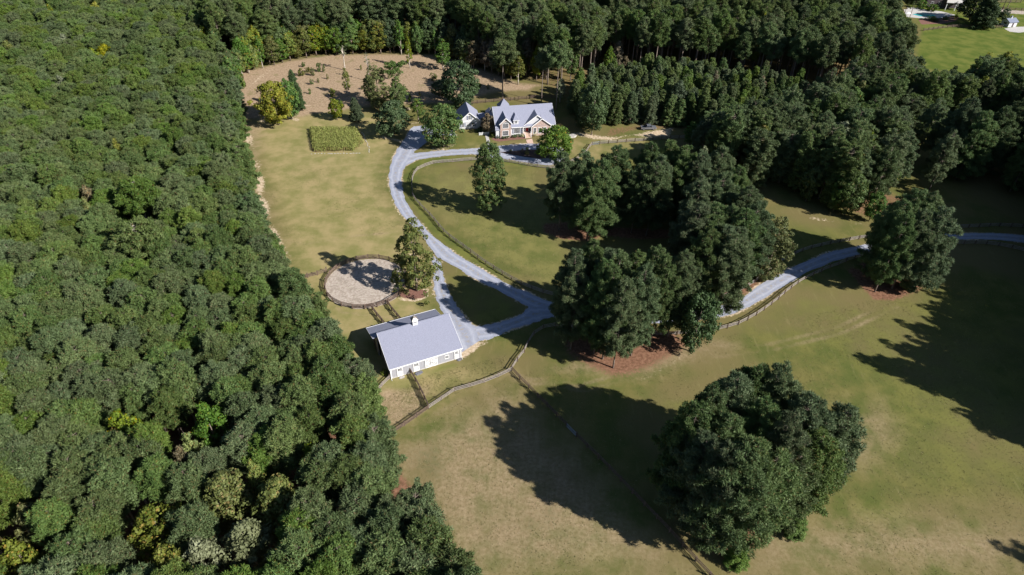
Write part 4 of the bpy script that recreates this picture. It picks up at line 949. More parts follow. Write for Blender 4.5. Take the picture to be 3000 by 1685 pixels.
for i in range(6): register('edge', pine_shape(150 + i, 19, 2.2, 3.2, lambda f: .55 + .55 * dome(f), 1.05, 6, .68, 56, .235, .2), 'bark', 'pine_bright')
_op = lambda f: (.52 + .52 * math.sin(math.pi * min(1, f * .9 + .2))) * (1 - max(0, f - .74) * 2.3)
for i in range(5): register('open', pine_shape(200 + i, 25, (6.0, 2.6, 4.6)[i % 3], 4.3, _op, 1.25, 6, .74, 56, .245, .18, .85), 'bark', 'pine_blue')
for i in range(5): register('broad', pine_shape(250 + i, 25, (5.0, 2.4, 3.6)[i % 3], 6.2, _op, 1.45, 7, .84, 92, .195, .14, .82), 'bark', 'pine_blue')
for i in range(5): register('tall', pine_shape(300 + i, 25, 13.5, 3.4, dome, 1.05, 5, .76, 56, .26, .25, .9), 'bark', 'pine')
for i in range(5): register('young', pine_shape(400 + i, 12, .6, 2.3, lambda f: (1 - f) ** .7 * .95 + .12, .62, 6, .48, 34, .25, .45), 'bark', 'pine_blue')
for i in range(2): register('layered', pine_shape(450 + i, 17, 3.2, 3.7, lambda f: .6 + .4 * math.sin(9 * f), 1.5, 5, .75, 46, .32, .15, .85), 'bark', 'pine_bright')
for i in range(2): register('tuft', pine_shape(480 + i, 25, 16.5, 4.2, lambda f: .55 + .6 * math.sin(math.pi * min(1, f + .1)), 1.1, 6, .85, 50, .34, .1), 'bark', 'pine')
for i in range(5): register('round', broad_shape(500 + i, 12, 1.4, 4.6, roundp, 150, 1.0, 54, .33), 'bark', 'green')
for i in range(5): register('forestleaf', broad_shape(600 + i, 17, 3.2, 3.8, ovoid, 120, 1.0, 52, .34), 'bark', 'green')
for i in range(4): register('slim', broad_shape(700 + i, 14, 3.0, 2.3, column, 70, .72, 44, .28, .2), 'palebark', 'lime')
for i in range(2): register('oval', broad_shape(750 + i, 23, 1.6, 5.0, lambda f: math.sin(math.pi * min(1, .13 + .80 * f)) ** .55, 250, 1.05, 58, .34, .22, 14), 'bark', 'green')
register('gum', broad_shape(780, 23, 1.2, 6.6, lambda f: (1 - f) ** .72 * .95 + .10, 190, 1.0, 60, .36, .42, 22), 'bark', 'olive')
for i in range(4): register('bush', broad_shape(800 + i, 2.2, .1, 1.2, roundp, 26, .38, 40, .15, .2, 3), 'bark', 'green')
for i in range(2): register('cedar', pine_shape(850 + i, 12, .5, 2.0, lambda f: (1 - f) ** .8 + .08, .55, 7, .45, 40, .2, .5), 'bark', 'dark')
register('bare', broad_shape(900, 15, 8, 1.6, column, 14, .5, 26, .22, .2, 26), 'palebark', 'pale')

_protos = {}
def tree(key, loc, h, r=None, rz=None, label='', cat='tree', group=None, name='tree', leaf=None, bark=None, var=None):
    L = SH[key]; k = rnd.randint(len(L)) if var is None else var; tm_, cm, H, R, bk, lf = L[k]
    e = empty(name, loc, rnd.uniform(0, 6.28) if rz is None else rz, label, cat, group)
    sz = h / H; sx = (r / R) if r else sz * rnd.uniform(.92, 1.1)
    e.scale = (sx, sx, sz)
    t = link('trunk', tm_, e); c = link('crown', cm, e)
    for o, want, have in ((t, bark, bk), (c, leaf, lf)):
        if want and want != have:
            o.material_slots[0].link = 'OBJECT'; o.material_slots[0].material = M[want]
    _protos.setdefault((key, k), (t, c))
    return e
def tree_px(key, base, ty, wpx=None, **kw):
    b = G(*base); h = top_h(b, ty); dep = (Vector((b.x, b.y, h * .5 - HCAM))).dot(FW)
    return tree(key, b, h, wpx * dep / FOC / 2 if wpx else None, **kw)
def tree_top(key, top, h, r=None, **kw):
    b = G(top[0], top[1], h); b.z = 0
    return tree(key, b, h, r, **kw)

# ------------------------------------------------------------------ single trees one can point to
tree_px('gum', (1222, 852), 638, 148, label='tall olive green cone shaped tree shading the sandy riding pen', name='broadleaf_tree', rz=1.0)
tree_px('oval', (1435, 623), 420, 100, label='tall narrow oval green tree standing alone inside the curved rail fence', name='broadleaf_tree', leaf='green', var=0, rz=2.0)
tree_px('round', (1300, 432), 300, 116, label='big dense green tree on the lawn just left of the garage wing', name='broadleaf_tree', leaf='green', var=0)
tree_px('round', (1622, 470), 370, 112, label='bright green round tree in front of the right end of the house', name='broadleaf_tree', leaf='green', var=1)
tree_px('round', (1155, 400), 297, 98, label='dark bushy tree to the left of the gravel parking pad', name='broadleaf_tree', leaf='dark', var=2)
tree_px('round', (817, 366), 240, 112, label='large yellow green tree beside the left wood above the lawn', name='broadleaf_tree', leaf='yellow', var=3)
tree_px('round', (856, 350), 232, 66, label='darker green tree touching the right side of the yellow green one', name='broadleaf_tree', leaf='green', var=4)
tree_px('cedar', (876, 326), 205, 36, label='slender dark cedar behind the yellow green tree', name='cedar_tree')
tree_px('round', (989, 352), 286, 44, label='small bright green tree with a shadow falling left, above the stalk plot', name='broadleaf_tree', leaf='lime', var=0)
tree_px('cedar', (1046, 353), 286, 36, label='small dark conical tree to the right of the small bright green one', name='cedar_tree')
tree_px('slim', (1226, 356), 283, 40, label='small leafy tree just above the gravel parking pad', name='broadleaf_tree', leaf='green', bark='bark')
tree_px('oval', (1112, 318), 190, 66, label='tall ragged olive tree left of the layered pine in the clearing', name='broadleaf_tree', leaf='olive', var=1)
tree_px('oval', (1085, 300), 222, 34, label='thin dark leafy tree beside the ragged olive tree in the clearing', name='broadleaf_tree', leaf='green', var=0)
tree_px('layered', (1166, 318), 184, 66, label='pine with layered branches in the clearing, left of the big dark tree', name='pine_tree', cat='pine tree')
tree_px('layered', (1172, 345), 262, 52, label='low pine branching at the foot of the layered pine', name='pine_tree', cat='pine tree', var=1)
tree_px('round', (1352, 318), 176, 118, label='massive dark evergreen tree behind the gap between garage and main house', name='broadleaf_tree', leaf='dark', var=1)
tree_px('round', (1288, 286), 235, 50, label='smaller dark evergreen attached to the left of the massive dark one', name='broadleaf_tree', leaf='dark', var=3)
tree_px('slim', (1019, 280), 196, 26, label='scrawny brownish green tree in the middle of the tan clearing', name='broadleaf_tree', leaf='olive')
tree_px('bare', (1011, 206), 128, 26, label='nearly bare grey tree at the back edge of the tan clearing', name='bare_tree')
tree_px('bare', (1082, 238), 150, 20, label='nearly bare grey tree behind the tall ragged olive tree', name='bare_tree')
tree_px('slim', (1201, 200), 108, 24, label='slim tree with a straight pale trunk at the back right of the clearing', name='broadleaf_tree', leaf='lime')
tree_px('slim', (1298, 205), 110, 50, label='spreading green tree at the far right corner of the clearing', name='broadleaf_tree', leaf='green')
tree_px('slim', (1382, 200), 140, 30, label='narrow olive tree behind the massive dark evergreen', name='broadleaf_tree', leaf='olive')
tree_px('round', (1430, 390), 333, 42, label='purplish brown small tree at the left corner of the main house', name='broadleaf_tree', leaf='rust', var=2)
tree_px('tuft', (1472, 292), 117, 66, label='tall pine with a bare trunk rising behind the left end of the house roof', name='pine_tree', cat='pine tree', var=0)
tree_px('tuft', (1586, 298), 145, 48, label='tall pine with a bare trunk behind the middle of the house', name='pine_tree', cat='pine tree', var=1)
tree_px('tuft', (1629, 322), 122, 60, label='tall pine with a bare trunk at the right rear corner of the house', name='pine_tree', cat='pine tree', var=0)
tree_px('slim', (1640, 300), 228, 36, label='small greyish tree under the rightmost bare trunk behind the house', name='broadleaf_tree', leaf='pale')
tree_px('round', (1733, 395), 244, 88, label='broad blue green evergreen right of the house at the edge of the young pines', name='broadleaf_tree', leaf='dark', var=4)
tree_px('bush', (705, 262), 180, 46, label='leafy tree on the clearing edge at the corner of the left wood', name='broadleaf_tree', leaf='green')
tree_px('round', (2024, 1030), 848, 122, label='dark round leafy tree on the right end of the pine clump nearest the drive fork', name='broadleaf_tree', leaf='dark', var=0)
tree_px('oval', (2238, 815), 642, 104, label='olive and yellow leafy tree on the right side of the pines by the curving drive', name='broadleaf_tree', leaf='olive', var=1)
tree_px('round', (2655, 852), 800, 60, label='low leafy tree at the foot of the pines on the right pasture', name='broadleaf_tree', leaf='green', var=2)
tree_px('cedar', (2872, 92 - 10), -30, 60, label='dark conifer behind the pasture fence, left of the white shed', name='cedar_tree')
tree_px('round', (2838, 62), -30, 90, label='large dark evergreen between the pool and the white shed', name='broadleaf_tree', leaf='dark', var=3)
tree_px('round', (2900, 58), 15, 48, label='smaller dark evergreen left of the white shed', name='broadleaf_tree', leaf='dark', var=1)
tree_px('round', (2935, 64), 25, 30, label='small dark tree just above the white shed', name='broadleaf_tree', leaf='dark', var=2)
for k, b in enumerate(((2912, 20), (2936, 28), (2948, 30))):
    tree('tall', G(*b), 24, 2.6, label=('left', 'middle', 'right')[k] + ' one of three thin pines by the sandy track in the upper right corner', cat='pine tree', group='thin pines in the upper right corner', name='pine_tree')
for k, (b, lab) in enumerate((((2636, 78), 'tall pine leaning over the left end of the pool terrace'), ((2654, 80), 'slim pine in front of the white parasol'))):
    tree('tall', G(*b), 22, 2.4, label=lab, cat='pine tree', name='pine_tree')
# shrubs
def bush(base, wpx, hm, label, leaf='green', var=None, cat='shrub', group=None, r=None):
    b = G(*base); dep = (Vector((b.x, b.y, -HCAM))).dot(FW)
    return tree('bush', b, hm, wpx * dep / FOC / 2, label=label, cat=cat, name='shrub', leaf=leaf, var=var, group=group)
for base, w, h, lab, lf in (((1128, 1098), 22, 1.9, 'small bright bush beside the dark left side of the barn', 'lime'), ((1459, 406), 11, 1.7, 'dark green shrub at the left foot of the brick bay', 'dark'), ((1444, 403), 14, 1.6, 'brownish green shrub at the end of the side walk', 'olive'),
        ((1405, 386), 22, 1.8, 'dark shrub between the garage wing and the picket fence', 'dark'), ((1545, 438), 10, .9, 'small yellowish shrub at the middle of the dark mulch island', 'lime'), ((1496, 443), 8, .7, 'tiny yellow green shrub at the left tip of the mulch island', 'lime'),
        ((1544, 453), 16, 1.5, 'yellow green shrub on the lower side of the mulch island', 'yellow'), ((1530, 447), 11, 1.6, 'upright yellowish shrub in the mulch island', 'rust')):
    bush(base, w, h, lab, lf)
for base, lab in (((1531, 401), 'cream ornamental grass clump left of the front steps'), ((1567, 398), 'cream ornamental grass clump right of the front steps')): bush(base, 14, 1.5, lab, 'cream', cat='ornamental grass')
def hedge(a, b, w, h, label):
    A, B = G(*a), G(*b); L = (B - A).length; rs = np.random.RandomState(int(a[0])); n = int(L / .3) * 9
    P = np.stack([rs.uniform(0, L, n), rs.uniform(-w / 2, w / 2, n), np.where(rs.uniform(0, 1, n) < .55, h, rs.uniform(.1, h, n))], 1)
    O = np.stack([np.zeros(n), np.sign(P[:, 1]) * .6, np.full(n, .8)], 1); V, F, c = puffs(P * np.array([1, 1, .9]), O, np.full(n, .22), 16, .12, 1.2, rs, True)
    o = link('hedge', fast_mesh('hedge', V, F, c, M['hedge'])); o.location = A; o.rotation_euler = (0, 0, math.atan2(B.y - A.y, B.x - A.x)); tag(o, label, 'hedge')
hedge((1472, 408), (1493, 405), 1.1, .95, 'clipped green hedge in front of the brick bay'); hedge((1499, 405), (1523, 402), 1.1, 1.1, 'clipped green hedge under the wide ground floor window')
for k, (base, w, h, lf) in enumerate((((903, 212), 14, 3.0, 'olive'), ((883, 222), 24, 3.2, 'olive'), ((935, 210), 16, 4.2, 'green'), ((917, 222), 14, 4.5, 'olive'), ((950, 212), 10, 3.4, 'green'), ((914, 248), 12, 3.0, 'green'), ((933, 242), 8, 2.0, 'olive'), ((908, 276), 9, 2.6, 'green'),
        ((975, 282), 20, 3.4, 'lime'), ((1271, 236), 22, 4.2, 'olive'), ((1400, 258), 22, 3.0, 'green'), ((1202, 300), 12, 3.5, 'green'), ((1214, 308), 16, 2.8, 'dark'), ((1430, 262), 10, 2.5, 'olive'), ((1058, 206), 8, 2.4, 'olive'), ((1062, 262), 10, 2.0, 'olive'), ((960, 232), 9, 2.2, 'olive'), ((890, 196), 12, 2.6, 'green'), ((1140, 232), 12, 3.0, 'olive'), ((1185, 262), 10, 2.2, 'green'), ((1230, 282), 9, 2.0, 'olive'), ((1320, 240), 12, 2.6, 'olive'), ((848, 262), 8, 2.0, 'olive'), ((1000, 308), 10, 2.2, 'green'))):
    bush(base, w, h, 'scrubby wild bush growing in the tan clearing behind the lawn', lf, group='wild bushes in the tan clearing')
for base, w, h, lab in (((2770, 58), 18, 2.4, 'yellowish upright bush right of the pool'), ((2798, 57), 10, 3.2, 'narrow yellow green bush by the pool lawn'), ((2735, 60), 40, 2.0, 'low green planting below the pool'), ((2728, 32), 34, 4.0, 'rounded dark bush against the far house'), ((2695, 24), 40, 5.0, 'leafy bush left of the far house')):
    bush(base, w, h, lab, 'lime' if 'yellow' in lab else 'green')

# pine clumps
CL = {'A': ('in the large clump at the drive fork', 'pines of the clump at the drive fork'),
      'B': ('in the isolated lower pasture clump', 'pines of the lower pasture clump'),
      'C': ('in the long middle paddock clump', 'pines of the middle paddock clump'),
      'D': ('in the right pasture clump', 'pines of the right pasture clump')}
def clump(key, bases=(), tops=(), h=25, shape='broad', leaf='pine_blue'):
    lab0, grp = CL[key]; done = []; allp = [G(b[0], b[1]) for b in bases] + [G(t[0], t[1], h) for t in tops]
    c0 = sum((Vector((p.x, p.y, 0)) for p in allp), Vector()) / len(allp)
    def where(p, front):
        if front: return 'front pine with its bare trunk showing, '
        d = p - c0; return ('central ' if d.length < 6 else 'rear ' if d.y > abs(d.x) else 'front ' if -d.y > abs(d.x) else 'right hand ' if d.x > 0 else 'left hand ') + 'pine '
    for b in bases:
        hh = h * rnd.uniform(.92, 1.04); lab = where(G(b[0], b[1]), b[1] > (1045 if key == 'A' else 640)) + lab0; done.append(G(b[0], b[1])); tree(shape, G(b[0], b[1]), hh, rnd.uniform(3.9, 4.8) * (1.35 if key == 'B' else 1), var=int(rnd.choice([0, 3])), label=lab, cat='pine tree', group=grp, name='pine_tree', leaf=leaf)
    for t in tops:
        hh = t[2] if len(t) > 2 else h * rnd.uniform(.97, 1.03); p = G(t[0], t[1], hh); p.z = 0
        bx, by = Q(p.x, p.y)
        if (key == 'C' and bx < 2000 and by > 692) or (key == 'D' and by > 866) or (key == 'A' and by > np.interp(bx, [1650, 1800, 2000], [1035, 1085, 1010])): continue
        if key == 'B' and by > np.interp(bx, [1900, 1990, 2112, 2260, 2450], [1480, 1530, 1585, 1500, 1440]): continue
        if any((p - q).length < 3.4 for q in done): continue
        done.append(p); lab = where(p, False) + lab0; tree(shape, p, hh, rnd.uniform(4.7, 6.3) * {'A': .92, 'D': 1.08}.get(key, 1), label=lab, cat='pine tree', group=grp, name='pine_tree', leaf=leaf)
clump('A', [(1672, 1022), (1664, 975), (1712, 950), (1830, 985), (1760, 985), (1890, 960), (1796, 1078), (1765, 1052), (1848, 1042), (1740, 1036), (1905, 1005), (1955, 985)],
      [(1672, 792), (1718, 800), (1755, 757), (1815, 748), (1885, 790), (1932, 750), (1975, 768), (1750, 860), (1815, 840), (1880, 850), (1940, 840), (1728, 935), (1790, 920), (1860, 920)], 26.5)
clump('B', [(2085, 1600), (2045, 1585), (1998, 1540), (2112, 1578)],
      [(2045, 1190), (2100, 1135), (2165, 1092), (2230, 1076), (2298, 1072), (2350, 1100), (2380, 1160), (2392, 1228), (2386, 1295), (2150, 1220), (2255, 1180), (2325, 1215), (2200, 1305), (2290, 1300), (2110, 1305), (2340, 1360), (2240, 1385), (2060, 1290), (2160, 1400), (2075, 1380)], 27.5)
for b, wq in [((2315, 1490), 'third from the bottom'), ((2368, 1425), 'rightmost'), ((2185, 1552), 'bottommost'), ((2255, 1525), 'second from the bottom'), ((2040, 1530), 'leftmost in half shade')]:
    tree('open', G(*b), rnd.uniform(21, 24), rnd.uniform(4.4, 5.2), var=int(rnd.choice([1, 4])), label='low branched front pine of the isolated pasture clump, ' + wq, cat='pine tree', group='pines of the lower pasture clump', name='pine_tree', leaf='pine')
clump('C', [(1638, 674), (1719, 704), (1849, 683), (1905, 664)],
      [(1660, 468), (1712, 450), (1770, 470), (1812, 432), (1868, 458), (1912, 420), (1972, 415), (1740, 500), (1820, 490), (1930, 480), (2015, 430), (2060, 450), (2120, 432), (1985, 490), (2060, 520), (2125, 510), (2170, 490), (2030, 590)], 24.5)
clump('C', [(2065, 870), (2086, 883), (2113, 880)], [(2057, 600), (2105, 595), (2150, 605), (2190, 612), (2020, 660), (2090, 670), (2160, 690), (2205, 545), (2200, 700), (2225, 600)], 24.5)
clump('D', [(2562, 855), (2612, 845)],
      [(2700, 560), (2745, 565), (2778, 612), (2655, 590), (2770, 668), (2640, 640), (2705, 650)], 24.5)
tree_top('forestleaf', (2066, 428), 22, 3.2, label='pale leafy crown poking out of the top of the middle paddock clump', name='broadleaf_tree', leaf='pale')
for b, h in (((2152, 1650), 5.5), ((2320, 1562), 6.0)):
    tree('young', G(*b), h, 2.0, label='small young pine at the right foot of the big isolated clump', cat='pine tree', group='small pines at the foot of the clump', name='pine_tree', leaf='pine_bright')
for top, r, lab in (((385, 527), 4.3, 'big emergent pine with pale limbs, upper one in the dark gap of the left wood'), ((385, 652), 4.6, 'big emergent pine with pale limbs, lower one in the dark gap of the left wood')):
    tree_top('tuft', top, 24, r, label=lab, cat='pine tree', name='pine_tree', leaf='pine_bright', bark='palebark')

# ------------------------------------------------------------------ woods
EDGE_L = [(1425, 1682), (1381, 1649), (1355, 1627), (1353, 1568), (1300, 1491), (1272, 1460), (1217, 1418), (1199, 1357), (1144, 1277), (1112, 1228), (1122, 1185), (1119, 1161), (1095, 1100), (1082, 1057), (1040, 1032), (1009, 1002), (972, 947), (948, 904), (905, 843), (873, 826), (852, 767), (835, 749), (817, 707), (779, 665), (757, 589), (758, 515), (755, 473), (716, 400), (735, 345), (722, 290), (695, 250)]
KEEP = [EDGE_L + [(690, 240), (745, 212), (790, 200), (1600, 200), (1600, 1700)],
        [(2634, -60), (2645, 35), (2694, 70), (2701, 87), (2682, 129), (2694, 164), (2706, 204), (2739, 208), (2816, 205), (2846, 208), (2869, 185), (2907, 157), (2975, 154), (2977, 175), (3010, 203), (3300, 200), (3300, -60)]]
GAP = [G(394, 300, 10), G(402, 400, 10)]; GAP2 = [G(440, 640, 10), G(436, 760, 10)]
def pt_in(p, poly):
    return bool(inside(np.array([[p[0], p[1]]]), poly)[0])
def visible_ok(x, y, h, r, polys):
    pts = [Q(x, y, h), Q(x + r * .8, y, h * .62), Q(x - r * .8, y, h * .62), Q(x + r * .75, y, h * .3)]
    return not any(pt_in(p, k) for p in pts for k in polys)
def in_frame(x, y, h, pad=70):
    d = Vector((x, y, h * .8 - HCAM)); w = d.dot(FW)
    if w < 20: return False
    px, py = Q(x, y, h * .8); return -pad < px < 3000 + pad and -pad * 1.5 < py < 1685 + 150
def fill(poly, sp, seed, margin=None):
    rs = np.random.RandomState(seed); L = np.array([(p[0], p[1]) for p in poly]); out = []
    x0, y0 = L.min(0); x1, y1 = L.max(0); ny_ = int((y1 - y0) / (sp * .87)) + 1
    X = []
    for j in range(ny_):
        xs = np.arange(x0 + (j % 2) * sp / 2, x1, sp); X.append(np.stack([xs, np.full(len(xs), y0 + j * sp * .87)], 1))
    X = np.concatenate(X); X += rs.uniform(-.33, .33, X.shape) * sp
    return X[inside(X, L)], rs
LIT = [(G(*q), rr) for q, rr in (((1899, 379), 6), ((1830, 398), 6), ((1760, 405), 6), ((1955, 384), 5), ((1850, 425), 5), ((2330, 650), 6), ((2430, 680), 6), ((1960, 705), 5))]
_sx, _sy, _st = math.cos(SUN_AZ), math.sin(SUN_AZ), math.tan(SUN_EL)
def shades(x, y, h, r=3.5):
    for p, rr in LIT:
        dx, dy = x - p.x, y - p.y; al = dx * _sx + dy * _sy; ac = abs(-dx * _sy + dy * _sx)
        if al > 0 and ac < rr + r - 2 and h > al * _st: return True
    return False
C_ = []     # candidates: (x, y, h, r, shape, leaf, zone)
existing = [(o.location.x, o.location.y, max(2.4, 3.4 * o.scale[0])) for o in COL.objects if o.type == 'EMPTY' and 'tree' in o.name]
spec = []   # special crowns inside the left wood, by seen top
for (tx, ty, r, lf, lab) in ((335, 1205, 3.6, 'lime', 'yellow green round crown among the pines of the lower left wood'), (540, 1270, 2.6, 'lime', 'autumn tinted yellow crown in the lower left wood'), (520, 1310, 2.4, 'rust', 'orange tinted crown just below the yellow one in the left wood'),
        (640, 1390, 4.6, 'olive', 'large olive crown near the bottom of the left wood, upper one'), (800, 1410, 4.8, 'olive', 'large olive crown near the bottom of the left wood, right one'), (430, 1490, 4.8, 'olive', 'large olive and rusty crown near the bottom left'), (470, 1610, 3.6, 'olive', 'olive crown at the bottom edge of the left wood'),
        (700, 1540, 4.6, 'pale', 'pale grey green crown at the bottom of the left wood'), (570, 1590, 3.8, 'pale', 'second pale grey green crown at the bottom edge of the left wood'), (590, 1190, 3.8, 'green', 'soft green leafy crown in a hollow of the lower left wood'), (730, 1350, 2.0, 'lime', 'small pale yellow crown above the large olive ones'),
        (300, 128, 4.8, 'yellow', 'large yellow green crown in the upper left wood'), (265, 140, 3.6, 'lime', 'yellow green crown at the left of the large yellow one in the upper left wood'), (350, 118, 3.4, 'yellow', 'yellow crown at the right of the large yellow one in the upper left wood'), (335, 410, 2.4, 'yellow', 'narrow golden crown in the left wood'), (245, 545, 3.0, 'rust', 'brownish crown in the left wood'), (246, 585, 2.2, 'lime', 'bright lime crown just below the brownish one'),
        (15, 120, 4, 'olive', 'dark olive crown near the upper left corner'), (140, 15, 3, 'lime', 'yellow green crown at the top edge of the left wood'), (275, 5, 4, 'yellow', 'bright yellow green crown at the top edge'), (60, 1480, 3, 'olive', 'olive crown at the bottom left corner'), (20, 1590, 3.4, 'olive', 'olive tinted crown at the bottom left corner'), (180, 100, 3.6, 'pale', 'pale tan green crown in the upper left wood'),
        (620, 90, 4.2, 'green', 'fresh green crown at the rear right corner of the left wood'), (640, 120, 4, 'green', 'fresh green crown below it at the rear right corner of the left wood'), (590, 75, 3.6, 'lime', 'light green crown at the rear right corner of the left wood'), (660, 165, 4.0, 'green', 'green crown closest to the clearing at the corner of the left wood'), (900, 1300, 2.4, 'lime', 'small lime crown near the wood edge'), (170, 220, 3.4, 'pale', 'light silvery crown in the left wood')):
    e = tree_top('forestleaf', (tx, ty), 18.5 if r > 3 else 18, r, label=lab, name='broadleaf_tree', leaf=lf)
    spec.append((e.location.x, e.location.y, r + 1.6))
def blocked(x, y, lst): return any((x - a) ** 2 + (y - b) ** 2 < r * r for a, b, r in lst)

polyL = [(p.x, p.y) for p in GP(EDGE_L)] + [(G(640, 205).x, G(640, 205).y), (G(640, -10).x - 5, 430), (-460, 430), (-460, 25), (0, 25)]
X, rs = fill(polyL, 5.3, 11)
edgeW = [(p.x, p.y) for p in GP(EDGE_L)]
dE = seg_dist(X, edgeW); dG = np.minimum(seg_dist(X, GAP), seg_dist(X, GAP2))
for (x, y), de, dg in zip(X, dE, dG):
    h = rs.uniform(17, 20.5); r = rs.uniform(2.9, 3.7)
    if dg < 2.7 or not in_frame(x, y, h, 650) or blocked(x, y, spec): continue
    if not visible_ok(x, y, h, r, KEEP[:1]): continue
    e = de < 7.5
    C_.append((x, y, h * (.86 if e else 1), r, 'edge' if e else 'forest', rs.choice(['pine_bright', 'pine_bright', 'pine']) if e else rs.choice(['pine', 'pine', 'pine', 'pine_bright']), 'L'))
polyN = [(p.x, p.y) for p in GP([(640, 215), (745, 196), (800, 180), (850, 168), (920, 158), (1000, 150), (1270, 150), (1334, 168), (1390, 195), (1447, 205), (1515, 233), (1611, 255), (1690, 262), (1800, 240), (1950, 228), (2100, 240), (2300, 275), (2450, 305), (2560, 300), (2640, 280), (2700, 260), (2680, 190), (2660, 120), (2640, 30)])] + [(250, 470), (-200, 470)]
X, rs = fill(polyN, 7.3, 12)
frontN = [(p.x, p.y) for p in GP([(745, 200), (850, 172), (1000, 155), (1270, 155), (1390, 200), (1611, 260), (1700, 265), (1950, 230), (2300, 277), (2560, 300)])]
dE = seg_dist(X, frontN)
for (x, y), de in zip(X, dE):
    h = rs.uniform(22, 28); r = rs.uniform(3.3, 4.5)
    if not in_frame(x, y, h, 260) or not visible_ok(x, y, h, r, KEEP[1:]) or blocked(x, y, existing): continue
    px, py = Q(x, y, 0)
    if de < 3 and px < 1340: continue
    C_.append((x, y, h, r, 'tall', rs.choice(['pine', 'pine', 'pine_blue', 'pine_bright'] if px < 1500 else ['pine', 'pine_blue', 'pine_blue']), 'N'))
polyY = [(p.x, p.y) for p in GP([(1672, 300), (1690, 378), (1740, 372), (1790, 370), (1866, 362), (1978, 368), (2080, 410), (2200, 440), (2360, 400), (2420, 330), (2300, 285), (2100, 255), (1950, 240), (1800, 252), (1690, 275)])]
X, rs = fill(polyY, 4.7, 13)
for (x, y) in X:
    h = rs.uniform(10.5, 14.5); r = rs.uniform(2.2, 2.9)
    if not in_frame(x, y, h) or blocked(x, y, existing) or shades(x, y, h, 2): continue
    C_.append((x, y, h, r, 'young', rs.choice(['pine_blue', 'pine_blue', 'pine', 'pine_bright']), 'Y'))
polyM = [(p.x, p.y) for p in GP([(1985, 370), (1955, 395), (2020, 470), (2120, 535), (2225, 580), (2300, 543), (2370, 596), (2474, 628), (2540, 640), (2590, 560), (2600, 440), (2700, 400), (2850, 400), (3000, 420), (3250, 430), (3500, 300), (3000, 250), (2850, 262), (2700, 270), (2560, 302), (2420, 335), (2360, 402), (2200, 442)])]
X, rs = fill(polyM, 6.6, 14)
for (x, y) in X:
    h = rs.uniform(18, 25); r = rs.uniform(3.4, 4.4)
    if not in_frame(x, y, h, 160) or blocked(x, y, [(a, b, 2.5) for a, b, r_ in existing]): continue
    while h > 9 and (shades(x, y, h) or not visible_ok(x, y, h, r, KEEP[1:])): h -= 2
    if h <= 9: continue
    lf = rs.uniform() < .16
    C_.append((x, y, h * (.85 if lf else 1), r, 'forestleaf' if lf else rs.choice(['open', 'edge', 'edge']), rs.choice(['green', 'green', 'olive', 'pale']) if lf else rs.choice(['pine', 'pine_blue']), 'M'))
polyO = [(150, 135), (141, 112), (119, 97), (125, 87), (145, 69), (122, 40), (140, 10), (260, 10), (330, 300), (212, 264), (186, 222), (167, 188), (154, 160)]
X, rs = fill(polyO, 6.2, 15)
for (x, y) in X: C_.append((x, y, rs.uniform(27, 30), rs.uniform(3.8, 4.6), 'open', 'pine_blue', 'O'))
for b in ((2800, 525), (2858, 512), (2755, 505), (2905, 500)):
    tree('broad', G(*b), rnd.uniform(24, 27), rnd.uniform(5.6, 6.8), label='broad pine standing apart in the dark opening on the right', cat='pine tree', group='pines in the dark opening', name='pine_tree', leaf='pine_blue')
for b in ((2600, 560), (2720, 560), (2960, 560), (2680, 470), (2980, 490)):
    tree('open', G(*b), rnd.uniform(20, 24), rnd.uniform(3.6, 4.6), label='shaded pine at the side of the dark opening on the right', cat='pine tree', group='shaded pines in the dark opening', name='pine_tree', leaf='pine_blue')
# leafy fringe along the back of the clearing
fr_ = resample([(690, 236), (740, 208), (790, 196), (850, 178), (920, 168), (984, 160), (1089, 158), (1264, 163), (1340, 180), (1392, 205), (1450, 218), (1520, 248)], None, 4.3)
for i, p in enumerate(fr_):
    px = Q(p.x, p.y)[0]; lf = rnd.choice(['green', 'lime', 'lime', 'green', 'olive']) if px < 960 else rnd.choice(['green', 'green', 'olive', 'dark', 'lime']) if px < 1380 else rnd.choice(['green', 'olive', 'dark', 'rust'])
    for row in range(3):
        key = 'slim' if (row == 0 and rnd.uniform() < .3) else 'round' if rnd.uniform() < .35 else 'forestleaf'
        lab = {'green': 'green', 'lime': 'yellow green', 'olive': 'olive', 'dark': 'dark green', 'rust': 'rusty brown', 'pale': 'pale'}[lf] + ' leafy tree in the fringe along the back edge of the clearing'
        tree(key, Vector((p.x + rnd.uniform(-1, 1), p.y + 1 + row * 4.2 + rnd.uniform(-1, 1), 0)), rnd.uniform(10.5, 15) + row * 1.0, rnd.uniform(3.2, 5.0) if key != 'slim' else rnd.uniform(2, 2.8), label=lab, group='%s leafy trees along the back of the clearing' % lf, name='broadleaf_tree', leaf=lf, bark='palebark' if key == 'slim' else None)
